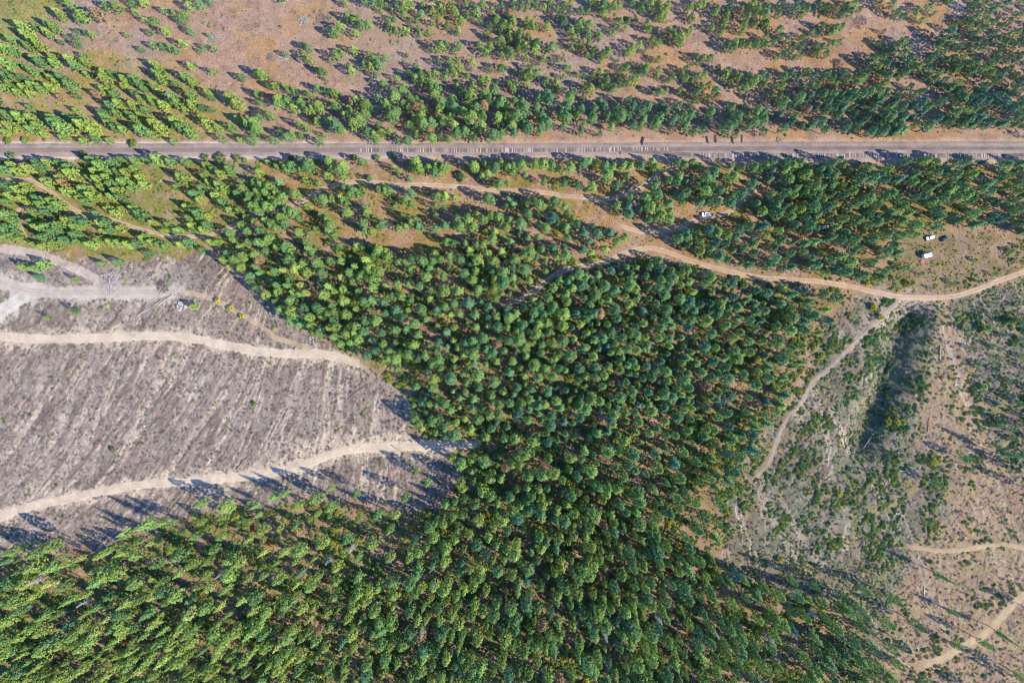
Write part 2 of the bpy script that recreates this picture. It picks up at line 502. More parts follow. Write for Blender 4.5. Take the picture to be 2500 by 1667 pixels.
def fields(X, Y):
    """height and bare-ground colour of the terrain at world points"""
    x, y = unmap(X, Y)
    rd = road_dist(X, Y)
    rl = rail_dist(X, Y)
    # wandering edges
    wx = x + (fbm(X / 9, Y / 9, 4, 5) - 0.5) * 60
    wy = y + (fbm(X / 9, Y / 9, 4, 9) - 0.5) * 60
    n1 = fbm(X / 14, Y / 14, 4, 1); n2 = fbm(X / 5, Y / 5, 4, 2); n3 = fbm(X / 40, Y / 40, 3, 3); n4 = fbm(X / 1.9, Y / 1.9, 3, 4)
    cw = poly_w(wx, wy, CUT_W, 10); ce = poly_w(wx, wy, CUT_E, 14)
    # ---- colour
    C = np.empty(X.shape + (3,))
    C[:] = alb(200, 164, 140)
    def mix(w, c):
        nonlocal C
        w = np.clip(w, 0, 1)[..., None]
        C = C * (1 - w) + np.asarray(c) * w
    mix(sstep(0.45, 0.7, n1) * 0.7, alb(204, 158, 104))              # straw-coloured grass
    mix(sstep(0.52, 0.7, n2) * 0.5, alb(172, 140, 124))              # bare dark soil
    mix(sstep(0.55, 0.75, n3) * 0.5, alb(186, 166, 156))
    mix(poly_w(wx, wy, SLOPE_NW, 25) * (0.25 + 0.6 * sstep(0.35, 0.65, n2)), alb(186, 166, 98))
    mix(poly_w(wx, wy, GRASS_NW, 14) * 0.85, alb(170, 164, 96))
    mix(poly_w(wx, wy, SW_GREEN, 12) * (0.3 + 0.7 * sstep(0.3, 0.62, n2)), alb(158, 152, 82))
    mix(poly_w(wx, wy, MID, 12) * (0.25 + 0.6 * sstep(0.40, 0.65, n2)), alb(190, 150, 94))
    mix(poly_w(wx, wy, MID, 12) * sstep(0.52, 0.68, n1) * 0.7, alb(158, 148, 78))
    fl = poly_w(wx, wy, FLOOR, 10)
    mix(fl * 0.9, alb(194, 154, 124)); mix(fl * sstep(0.45, 0.6, n2) * 0.75, alb(156, 146, 84)); mix(fl * sstep(0.56, 0.7, n1) * 0.6, alb(166, 128, 106))
    # west clearing: grey-pink slash with pale skid trails
    u, v = flow_west(x, y)
    warp = (fbm(X / 11, Y / 11, 3, 21) - 0.5) * 2.4
    s1 = vnoise((u + warp) / 1.75, v / 24, 30); s2 = vnoise((u + warp) / 0.85, v / 9, 31); s3 = vnoise((u + warp * 2) / 8, v / 60, 33)
    gate = sstep(0.42, 0.62, s3 * 0.6 + n1 * 0.4)
    brk = sstep(0.30, 0.55, fbm(X / 3, Y / 3, 3, 34))
    st = (sstep(0.55, 0.78, s1) * (0.25 + 0.75 * gate) + 0.55 * sstep(0.55, 0.8, s2) * (0.3 + 0.7 * gate)) * (0.35 + 0.65 * brk)
    dk = sstep(0.40, 0.2, s2) * (0.4 + 0.6 * brk)
    mix(cw, alb(180, 158, 146))
    mix(cw * sstep(0.5, 0.7, n1) * 0.7, alb(154, 130, 120)); mix(cw * sstep(0.55, 0.72, n2) * 0.6, alb(148, 140, 116)); mix(cw * sstep(0.6, 0.75, n3) * 0.5, alb(180, 150, 138))
    mix(cw * sstep(0.60, 0.74, fbm(X / 8, Y / 8, 4, 14)) * 0.55 * sstep(850, 700, y), alb(150, 148, 90))
    mix(cw * dk * 0.5, alb(112, 98, 92))
    mix(cw * st * 0.9, alb(232, 210, 186))
    mix(poly_w(wx, wy, LAND, 12) * 0.6, alb(190, 170, 162))
    mix(poly_w(wx, wy, SAND_S, 10) * sstep(0.30, 0.55, n2) * 0.9, alb(234, 210, 182))
    # the wide torn edge of the clay roads
    for nm in ('clearing_road', 'lower_clearing_road', 'landing_road', 'white_road'):
        pts, hw, kind = ROAD_W[nm]
        d = seg_dist(X, Y, pts[::2])
        mix(cw * sstep(hw + 5.0, hw - 0.5, d + (n2 - 0.5) * 14 + (n4 - 0.5) * 5) * 0.85, ROAD_COL[kind])
    # east clearing
    u2, v2 = flow_east(x, y)
    t1 = vnoise((u2 + warp) / 1.9, v2 / 40, 40); t3 = vnoise((u2 + warp) / 10, v2 / 70, 41)
    mix(ce, alb(160, 146, 128))
    mix(ce * sstep(0.42, 0.62, n2) * 0.8, alb(128, 134, 104)); mix(ce * sstep(0.52, 0.7, n1) * 0.7, alb(150, 128, 112)); mix(ce * sstep(0.56, 0.7, fbm(X / 7, Y / 7, 4, 17)) * 0.6, alb(176, 160, 96))
    wm = poly_w(wx, wy, WARM, 26)
    mix(wm * ce * 0.8, alb(198, 164, 132)); mix(wm * ce * sstep(0.5, 0.68, n2) * 0.5, alb(192, 168, 116)); mix(wm * ce * sstep(0.55, 0.7, n1) * 0.5, alb(160, 132, 116))
    mix(ce * sstep(0.60, 0.82, t1) * (0.2 + 0.6 * sstep(0.45, 0.62, t3)) * 0.8, alb(206, 186, 160))
    mix(sstep(20, 4, seg_dist(x, y, [(2268, 735), (2301, 754), (2318, 800), (2322, 862), (2343, 926), (2365, 982), (2375, 1040), (2393, 1109), (2401, 1151)]) + (n2 - 0.5) * 26) * 0.8, alb(206, 172, 136))
    mix(poly_w(wx, wy, VEHICLE_GLADE, 12) * 0.7, alb(170, 146, 118)); mix(poly_w(wx, wy, VEHICLE_GLADE, 12) * sstep(0.5, 0.66, n2) * 0.6, alb(140, 130, 84))
    mix(poly_w(wx, wy, [(2130, 715), (2260, 725), (2310, 735), (2260, 760), (2190, 780), (2140, 800), (2090, 820), (2110, 770)], 9) * 0.8, alb(204, 182, 166))
    ru = rut_lines(X, Y, (n2 - 0.5) * 1.6)
    mix(ru * np.maximum(cw, ce) * (0.35 + 0.6 * sstep(0.35, 0.6, n4 * 0.5 + n1 * 0.5)), alb(224, 202, 180))
    # scattered dark specks of dead needles and stumps
    mix(sstep(0.66, 0.8, n4) * 0.55, C * 0.55)
    mix(sstep(0.68, 0.82, fbm(X / 1.5, Y / 1.5, 2, 51)) * 0.35, np.minimum(C * 1.5, 0.6))
    # railway shoulders
    mix(sstep(7.5, 4.0, rl + (n2 - 0.5) * 4.5) * 0.9, alb(222, 186, 158))
    mix(sstep(5.6, 4.2, rl + (n2 - 0.5) * 2.0) * sstep(1250, 500, x) * 0.9, alb(244, 226, 212))
    # little used path beside the roads
    mix(sstep(1.6, 0.0, rd + (n2 - 0.5) * 2.5) * 0.4 * (1 - cw), alb(204, 168, 134))
    # ---- height
    z = (fbm(X / 60, Y / 60, 2, 60) - 0.5) * 1.6
    flat = sstep(-0.3, 3.0, rd) * sstep(4.5, 9.0, rl)
    rough = 0.22 + 0.55 * cw + 0.45 * ce
    z = z + flat * rough * ((n4 - 0.5) * 0.9 + (fbm(X / 1.1, Y / 1.1, 2, 66) - 0.5) * 0.55)
    z = z - flat * cw * st * 0.22 - flat * ce * sstep(0.6, 0.82, t1) * 0.25
    z = z - flat * ru * 0.22
    g = seg_dist(x, y, SHADE_DIP)
    z = z - flat * 7.0 * np.exp(-(g / 42.0) ** 2)
    z = z * sstep(6.0, 16.0, rl)
    # outside the surveyed ground: level out
    far = sstep(330, 420, np.abs(X)) + sstep(225, 320, np.abs(Y))
    z = z * (1 - np.clip(far, 0, 1))
    return z, C


def ground_z(X, Y):
    return fields(np.atleast_1d(np.asarray(X, float)), np.atleast_1d(np.asarray(Y, float)))[0]


# ------------------------------------------------------------------ terrain sheet
STEP = 0.7
def axis(lim, step):
    core = np.arange(-lim, lim + 1e-6, step)
    out = []; d = step; p = core[-1]
    while p < 3500:
        d *= 1.45; p += d; out.append(p)
    out = np.array(out)
    return np.concatenate([-out[::-1], core, out])
ax, ay = axis(326, STEP), axis(222, STEP)
GX, GY = np.meshgrid(ax, ay)
GZ, GC = fields(GX, GY)
nx, ny = len(ax), len(ay)
idx = np.arange(nx * ny).reshape(ny, nx)
quads = np.stack([idx[:-1, :-1], idx[:-1, 1:], idx[1:, 1:], idx[1:, :-1]], -1).reshape(-1, 4)
me = big_mesh('ground', np.stack([GX, GY, GZ], -1).reshape(-1, 3), quads, GC.reshape(-1, 3), True, M_SOIL)
tag(link(bpy.data.objects.new('ground', me)), 'dry forest ground of tan soil, straw grass and logging litter', kind='structure')

from_ax = lambda a, v: np.clip(np.searchsorted(a, v) - 1, 0, len(a) - 2)


def terrain_z(X, Y):
    """height of the built terrain sheet (bilinear)"""
    X = np.asarray(X, float); Y = np.asarray(Y, float)
    i = from_ax(ax, X); j = from_ax(ay, Y)
    fx = (X - ax[i]) / (ax[i + 1] - ax[i]); fy = (Y - ay[j]) / (ay[j + 1] - ay[j])
    return (GZ[j, i] * (1 - fx) + GZ[j, i + 1] * fx) * (1 - fy) + (GZ[j + 1, i] * (1 - fx) + GZ[j + 1, i + 1] * fx) * fy


def ground_colour(X, Y):
    i = from_ax(ax, X); j = from_ax(ay, Y)
    fx = ((X - ax[i]) / (ax[i + 1] - ax[i]))[..., None]; fy = ((Y - ay[j]) / (ay[j + 1] - ay[j]))[..., None]
    return (GC[j, i] * (1 - fx) + GC[j, i + 1] * fx) * (1 - fy) + (GC[j + 1, i] * (1 - fx) + GC[j + 1, i + 1] * fx) * fy


# ------------------------------------------------------------------ roads, as sheets laid on the ground
ROAD_NAMES = {'upper_track': ('dirt_track', 'narrow two-rut dirt track running below the railway'), 'west_track': ('dirt_track', 'faint dirt track sagging through the pale firs below the railway'),
              'west_spur': ('dirt_track', 'short worn spur among pale firs at the edge of the photo'), 'middle_track': ('dirt_track', 'looping dirt track past the white pickup'),
              'link_track': ('dirt_track', 'short link between looping track and main dirt road'), 'main_road': ('dirt_road', 'main tan dirt road curving from the central forest past the campers'),
              'gravel_path': ('gravel_path', 'pale gravelly path along the edge of the shrubby clearing'), 'clearing_road': ('dirt_road', 'upper cream clay road crossing the streaked grey clearing'),
              'landing_link': ('dirt_road', 'straw-edged road joining log landing and clay road'), 'landing_road': ('dirt_road', 'pale wide road through the log landing'),
              'white_road': ('dirt_road', 'whitish road forking off the log landing'), 'north_landing_track': ('dirt_track', 'pale track along the upper rim of the log landing'),
              'lower_clearing_road': ('dirt_road', 'lower cream clay road along the bottom of the streaked clearing'), 'corner_road': ('dirt_road', 'straw-coloured road in the lower corner clearing'),
              'short_skid_road': ('dirt_track', 'short sandy skid road on the brown clearing')}
for key, (pts, hw, kind) in ROADS.items():
    c = catmull([px2w(*q) for q in pts], 0.9)
    d = np.gradient(c, axis=0); d /= np.linalg.norm(d, axis=1)[:, None] + 1e-9
    nrm = np.stack([-d[:, 1], d[:, 0]], 1)
    s = np.concatenate([[0], np.cumsum(np.linalg.norm(np.diff(c, axis=0), axis=1))])
    ac = np.linspace(-1, 1, 13)
    wl = hw * (0.85 + 0.5 * fbm(s / 5, s * 0 + 3.3, 3, 70)); wr = hw * (0.85 + 0.5 * fbm(s / 5, s * 0 + 8.8, 3, 71))
    ww = np.where(ac[None, :] < 0, wl[:, None], wr[:, None]) * 1.25
    fade = np.minimum(np.clip(s / 6, 0, 1), np.clip((s[-1] - s) / 6, 0, 1))[:, None]
    PX = c[:, 0:1] + nrm[:, 0:1] * ac[None, :] * ww; PY = c[:, 1:2] + nrm[:, 1:2] * ac[None, :] * ww
    edge = np.abs(ac)[None, :] + (fbm(PX / 1.6, PY / 1.6, 3, 73) - 0.5) * 0.7
    off = 0.07 - 0.20 * sstep(0.72, 1.0, edge) - 0.16 * (1 - fade)
    PZ = terrain_z(PX, PY) + off
    base = ROAD_COL[kind]
    nn = fbm(PX / 3, PY / 3, 3, 75)[..., None]
    nf = fbm(PX / 1.1, PY / 1.1, 3, 76)[..., None]
    colr = base * (0.76 + 0.28 * nn + 0.22 * nf)
    if kind in ('gravel', 'straw', 'pale'):
        g_ = sstep(0.42, 0.62, fbm(PX / 2.2, PY / 2.2, 3, 77))[..., None] * (0.75 if kind == 'gravel' else 0.45)
        colr = colr * (1 - g_) + ground_colour(PX, PY) * g_
    lane = np.abs(np.abs(ac)[None, :] * ww - 0.85)
    if kind in ('track', 'straw'):
        mid = (sstep(0.25, 0.55, lane) * (0.4 + 0.6 * sstep(0.35, 0.6, nn[..., 0])))[..., None] * (0.7 if kind == 'track' else 0.5)
        colr = colr * (1 - mid) + (ground_colour(PX, PY) * 0.6 + alb(190, 160, 96) * 0.4) * mid
    else:
        rut = (np.exp(-(lane / 0.3) ** 2) * 0.15)[..., None]
        colr = colr * (1 - rut)
    e = (sstep(0.55, 0.95, edge) * np.ones_like(PX))[..., None]
    e = np.maximum(e, 1 - fade[..., None])
    colr = colr * (1 - e) + ground_colour(PX, PY) * e
    n, m_ = PX.shape
    ii = np.arange(n * m_).reshape(n, m_)
    q = np.stack([ii[:-1, :-1], ii[1:, :-1], ii[1:, 1:], ii[:-1, 1:]], -1).reshape(-1, 4)
    q = q[:, ::-1]
    me = big_mesh(ROAD_NAMES[key][0], np.stack([PX, PY, PZ], -1).reshape(-1, 3), q, colr.reshape(-1, 3), True, M_ROAD)
    tag(link(bpy.data.objects.new(ROAD_NAMES[key][0], me)), ROAD_NAMES[key][1], kind='structure')

# ------------------------------------------------------------------ railway
def offset_line(c, off):
    d = np.gradient(c, axis=0); d /= np.linalg.norm(d, axis=1)[:, None]
    return c + np.stack([-d[:, 1], d[:, 0]], 1) * off, d


main_c = catmull(rail_line, 0.6); sid_c = catmull(siding_line, 0.6)
# ballast bed: one low bank that widens where the siding runs beside the main line
bx = np.arange(main_c[0, 0], main_c[-1, 0], 1.0)
my = np.interp(bx, main_c[:, 0], main_c[:, 1])
sy = np.where(bx < sid_c[0, 0], my, np.interp(bx, sid_c[:, 0], sid_c[:, 1]))
north = my + 3.3; south = np.minimum(my - 3.3, sy - 2.1)
prof = [(-0.55, -0.25), (-0.25, 0.10), (0.0, 0.34), (0.12, 0.42)]
rows = []; zz = []
for dz_, h_ in [(1.5, -0.3), (0.75, 0.08), (0.0, 0.36)]:
    rows.append(north + dz_ + (fbm(bx / 3, bx * 0 + dz_, 3, 80) - 0.5) * 0.9); zz.append(h_)
inner = 7
for k in range(inner):
    t = (k + 1) / (inner + 1)
    rows.append(north * (1 - t) + south * t); zz.append(0.42)
for dz_, h_ in [(0.0, 0.36), (0.75, 0.08), (1.5, -0.3)]:
    rows.append(south - dz_ - (fbm(bx / 3, bx * 0 + dz_ + 5, 3, 81) - 0.5) * 0.9); zz.append(h_)
BY = np.stack(rows, 1); BX = np.repeat(bx[:, None], BY.shape[1], 1)
BZ = np.array(zz)[None, :] + (fbm(BX / 1.3, BY / 1.3, 2, 82) - 0.5) * 0.10
bc = alb(188, 168, 160) * (0.66 + 0.44 * fbm(BX / 9, BY / 1.0, 4, 83) + 0.24 * fbm(BX / 1.2, BY / 1.2, 3, 84))[..., None]
dm = np.minimum(np.abs(BY - my[:, None]), np.abs(BY - sy[:, None]))
wd = (sstep(1.5, 0.3, dm) * 0.35)[..., None]
bc = bc * (1 - wd) + alb(158, 140, 138) * wd
ee = np.array([1, 0.5, 0] + [0] * inner + [0, 0.5, 1.0])[None, :, None]
bc = bc * (1 - ee * 0.8) + ground_colour(BX, BY) * ee * 0.8
n, m_ = BX.shape
ii = np.arange(n * m_).reshape(n, m_)
q = np.stack([ii[:-1, :-1], ii[:-1, 1:], ii[1:, 1:], ii[1:, :-1]], -1).reshape(-1, 4)
q = q[:, ::-1]
me = big_mesh('railway_ballast', np.stack([BX, BY, BZ], -1).reshape(-1, 3), q, bc.reshape(-1, 3), True, M_BALLAST)
tag(link(bpy.data.objects.new('railway_ballast', me)), 'grey stone ballast bank under the railway tracks', kind='structure')

SLEEPER = mesh_from('sleeper', *(lambda b: (b.v, b.f))(MB().box(-0.125, 0.125, -1.3, 1.3, -0.09, 0.09, 0.015)), [M_TIE])


def build_track(name, c, label, keep_mid, start=0.0):
    root = empty(name, (c[0, 0], c[0, 1], 0.42))
    tag(root, label, 'railway track')
    org = np.array([c[0, 0], c[0, 1]])
    for off in (0.7175 + 0.035, -0.7175 - 0.035):
        l, d = offset_line(c, off)
        l = l[::4]; d = d[::4]
        nr = np.stack([-d[:, 1], d[:, 0]], 1)
        pr = [(-0.075, 0.09), (-0.075, 0.105), (-0.012, 0.125), (-0.012, 0.20), (-0.036, 0.215), (-0.036, 0.255), (0.036, 0.255), (0.036, 0.215), (0.012, 0.20), (0.012, 0.125), (0.075, 0.105), (0.075, 0.09)]
        vv = []; ff = []
        for i in range(len(l)):
            for a, z_ in pr:
                vv.append((l[i, 0] + nr[i, 0] * a - org[0], l[i, 1] + nr[i, 1] * a - org[1], z_))
        k = len(pr)
        for i in range(len(l) - 1):
            for a in range(k):
                b = (a + 1) % k
                ff.append((i * k + a, i * k + b, i * k + k + b, i * k + k + a))
        link(bpy.data.objects.new('rail', mesh_from('rail', vv, ff, [M_STEEL])), root)
    s = np.concatenate([[0], np.cumsum(np.linalg.norm(np.diff(c, axis=0), axis=1))])
    pos = np.arange(start, s[-1], 0.62)
    px_ = np.interp(pos, s, c[:, 0]); py_ = np.interp(pos, s, c[:, 1])
    d = np.gradient(c, axis=0); an = np.arctan2(np.interp(pos, s, d[:, 1]), np.interp(pos, s, d[:, 0]))
    order = np.argsort(np.abs(px_ - keep_mid))
    single = set(order[:300].tolist())
    far = MB()
    for i in range(len(pos)):
        jx, ja, jz = rnd.uniform(-.04, .04), rnd.uniform(-.025, .025), rnd.uniform(-.015, .02)
        if i in single:
            o = bpy.data.objects.new('sleeper', SLEEPER)
            o.location = (px_[i] - org[0] + jx, py_[i] - org[1] + rnd.uniform(-.06, .06), jz)
            o.rotation_euler = (0, 0, an[i] + ja)
            link(o, root)
        else:
            mt = Matrix.Translation((px_[i] - org[0] + jx, py_[i] - org[1] + rnd.uniform(-.06, .06), jz)) @ Matrix.Rotation(an[i] + ja, 4, 'Z')
            far.add([mt @ v.co for v in SLEEPER.vertices], [tuple(p.vertices) for p in SLEEPER.polygons])
    if far.v:
        o = far.build('sleeper_run', M_TIE, root)
        o['kind'] = 'stuff'
    return root


build_track('railway_track', main_c, 'long straight railway track crossing the whole photo', 0.0)
build_track('siding_track', sid_c, 'second railway track branching off and running below the main track', 200.0, 6.0)

# ------------------------------------------------------------------ trees: a few shapes of each kind, at real size
def tufts(pos, nrm, size, r, long=1.5):
    """small leaf faces at pos, lying across nrm"""
    n = len(pos)
    nrm = nrm / (np.linalg.norm(nrm, axis=1)[:, None] + 1e-9)
    a = np.cross(nrm, r.normal(size=(n, 3))); a /= np.linalg.norm(a, axis=1)[:, None] + 1e-9
    b = np.cross(nrm, a)
    s = size[:, None]
    bend = nrm * (s * 0.25)
    v = np.stack([pos - a * s * long - bend, pos - b * s * 0.8, pos + a * s * long - bend, pos + b * s * 0.8], 1).reshape(-1, 3)
    f = np.arange(n * 4).reshape(-1, 4)
    return v, f


def crown_clumps(seed, h, rad, base, n, rc, per, ts, widest=0.35, topk=0.6, low=0.55, droop=0.0):
    r = np.random.default_rng(seed)
    P = []; Nn = []; Sz = []
    lop = r.uniform(0.78, 1.15, 8)
    for i in range(n):
        t = (i + r.uniform(0, 1)) / n
        t = t ** 0.9
        a = i * 2.39996 + r.uniform(-.5, .5)
        f = (low + (1 - low) * t / widest) if t < widest else max(0.0, 1 - ((t - widest) / (1 - widest)) ** 2) ** topk
        k = lop[int((a / (2 * math.pi) * 8) % 8)]
        rr = rad * f * r.uniform(0.5, 1.0) ** 0.6 * k
        z = base + (h - base) * t - droop * rr
        c = np.array([rr * math.cos(a), rr * math.sin(a), z])
        cr = rc * r.uniform(0.7, 1.25) * (0.6 + 0.4 * max(f, 0.15))
        m = int(per * r.uniform(0.7, 1.3))
        d = r.normal(size=(m, 3)); d /= np.linalg.norm(d, axis=1)[:, None]
        d[:, 2] = np.abs(d[:, 2]) * 0.9 - 0.25
        P.append(c + d * cr * np.array([1, 1, 0.7]) * r.uniform(0.55, 1.05, (m, 1)))
        out = np.array([math.cos(a), math.sin(a), 0.7])
        Nn.append(d + out * 0.4 + r.normal(size=(m, 3)) * 0.5)
        Sz.append(r.uniform(0.7, 1.3, m) * ts)
    return tufts(np.concatenate(P), np.concatenate(Nn), np.concatenate(Sz), r)


def crown_whorls(seed, h, rad, base, levels, ts):
    r = np.random.default_rng(seed)
    P = []; Nn = []; Sz = []
    lop = r.uniform(0.8, 1.12, 6)
    for L in range(levels):
        t = (L + 0.3) / levels
        z0 = base + (h - base) * t
        Rl = rad * (1 - t) ** 0.75 + 0.15
        nb = max(4, int(8 - 4 * t))
        a0 = r.uniform(0, 6.28)
        for b in range(nb):
            a = a0 + b * 6.283 / nb + r.uniform(-.25, .25)
            Rb = Rl * r.uniform(0.6, 1.15) * lop[int(a / 6.2832 * 6) % 6]
            m = max(3, int(Rb / (ts * 1.1)))
            for j in range(m):
                q = (j + 0.7) / m
                w = 0.42 * (1 - q * 0.5) * Rb * 0.5
                for side in ((-1, 1) if q < 0.85 else (0,)):
                    rr = q * Rb
                    o_ = side * w * r.uniform(0.4, 1)
                    P.append([rr * math.cos(a) - o_ * math.sin(a), rr * math.sin(a) + o_ * math.cos(a), z0 + 0.10 * rr - 0.30 * rr * q + r.uniform(-.15, .15)])
                    Nn.append([math.cos(a) * 0.5 - side * .2 * math.sin(a) + r.normal() * .6, math.sin(a) * 0.5 + side * .2 * math.cos(a) + r.normal() * .6, 0.8])
                    Sz.append(ts * r.uniform(0.75, 1.25))
    for k in range(10):
        P.append([r.normal() * .12, r.normal() * .12, h - k * 0.12]); Nn.append([r.normal(), r.normal(), 0.5]); Sz.append(ts * 0.6)
    return tufts(np.array(P), np.array(Nn), np.array(Sz), r)


def trunk_mb(seed, h, r0, top=0.92, limbs=0, limb_z=(0.25, 0.5), limb_l=1.6):
    r = random.Random(seed)
    b = MB()
    bx_, by_ = r.uniform(-.02, .02) * h, r.uniform(-.02, .02) * h
    pts = [(bx_ * (t ** 2), by_ * (t ** 2), -0.4 + (h * top + 0.4) * t) for t in (0, 0.04, 0.35, 0.7, 1.0)]
    b.tube(pts, [r0 * 1.35, r0, r0 * 0.8, r0 * 0.5, r0 * 0.12], 6)
    for k in range(limbs):
        t = r.uniform(*limb_z); a = r.uniform(0, 6.28); L = limb_l * r.uniform(0.5, 1.1)
        p = Vector((bx_ * t * t, by_ * t * t, h * top * t))
        b.tube([p, p + Vector((math.cos(a) * L * .5, math.sin(a) * L * .5, L * .1)), p + Vector((math.cos(a) * L, math.sin(a) * L, L * .3))], [r0 * .22, r0 * .15, 0.01], 4, False)
    return b


PROTO_COL = bpy.data.collections.new('tree_shapes')


class Kind:
    def __init__(s, name, n, make, ref_r, ref_h, mat, trunk=True):
        s.name, s.ref_r, s.ref_h = name, ref_r, ref_h
        s.crowns, s.trunks, s.coll = [], [], bpy.data.collections.new(name + '_shapes')
        for k in range(n):
            (v, f), tb = make(k)
            fl = [tuple(int(i) for i in q) for q in f]
            cm = mesh_from('crown', v, fl, [mat])
            s.crowns.append(cm)
            if trunk:
                tm = mesh_from('trunk', tb.v, tb.f, [M_BARK], True)
                s.trunks.append(tm)
                nv = len(v)
                jm = mesh_from(name, list(map(tuple, v)) + tb.v, fl + [tuple(i + nv for i in q) for q in tb.f], [mat, M_BARK], False, [0] * len(fl) + [1] * len(tb.f))
            else:
                jm = cm
            s.coll.objects.link(bpy.data.objects.new('%s_%02d' % (name, k), jm))
        s.plants = []          # (apparent x, y on the map, radius m, height m, tint)

    def add(s, x, y, r, h, tint):
        s.plants.append((x, y, r, h, tint))


PINE = Kind('pine_tree', 8, lambda k: (crown_whorls(100 + k, 21, 3.2, 7.0, 13, 0.25) if k % 4 == 3 else crown_clumps(100 + k, 21, 2.9, 6.5 + 0.6 * (k % 3), 92, 0.66, 13, 0.26, widest=0.2 + 0.06 * (k % 3), topk=0.78 - 0.12 * (k % 2), low=0.7, droop=0.1), trunk_mb(100 + k, 21, 0.27, limbs=8, limb_z=(0.2, 0.45))), 2.9, 21, M_PINE)
YOUNG = Kind('young_pine', 7, lambda k: (crown_clumps(200 + k, 8.5, 2.1, 1.3, 54, 0.50, 12, 0.20, widest=0.18, topk=0.85), trunk_mb(200 + k, 8.5, 0.14)), 2.1, 8.5, M_PINE)
FIR = Kind('fir_tree', 7, lambda k: (crown_clumps(300 + k, 12.5, 3.0, 0.9, 88, 0.68, 14, 0.25, widest=0.12, topk=1.0, low=0.8, droop=0.12), trunk_mb(300 + k, 12.5, 0.2, 0.96)), 3.1, 12.5, M_PINE)
SHRUB = Kind('shrub', 6, lambda k: (crown_clumps(400 + k, 1.7, 1.5, 0.15, 18, 0.52, 15, 0.19, widest=0.2, topk=0.5, low=0.8), None), 1.5, 1.7, M_BUSH, False)

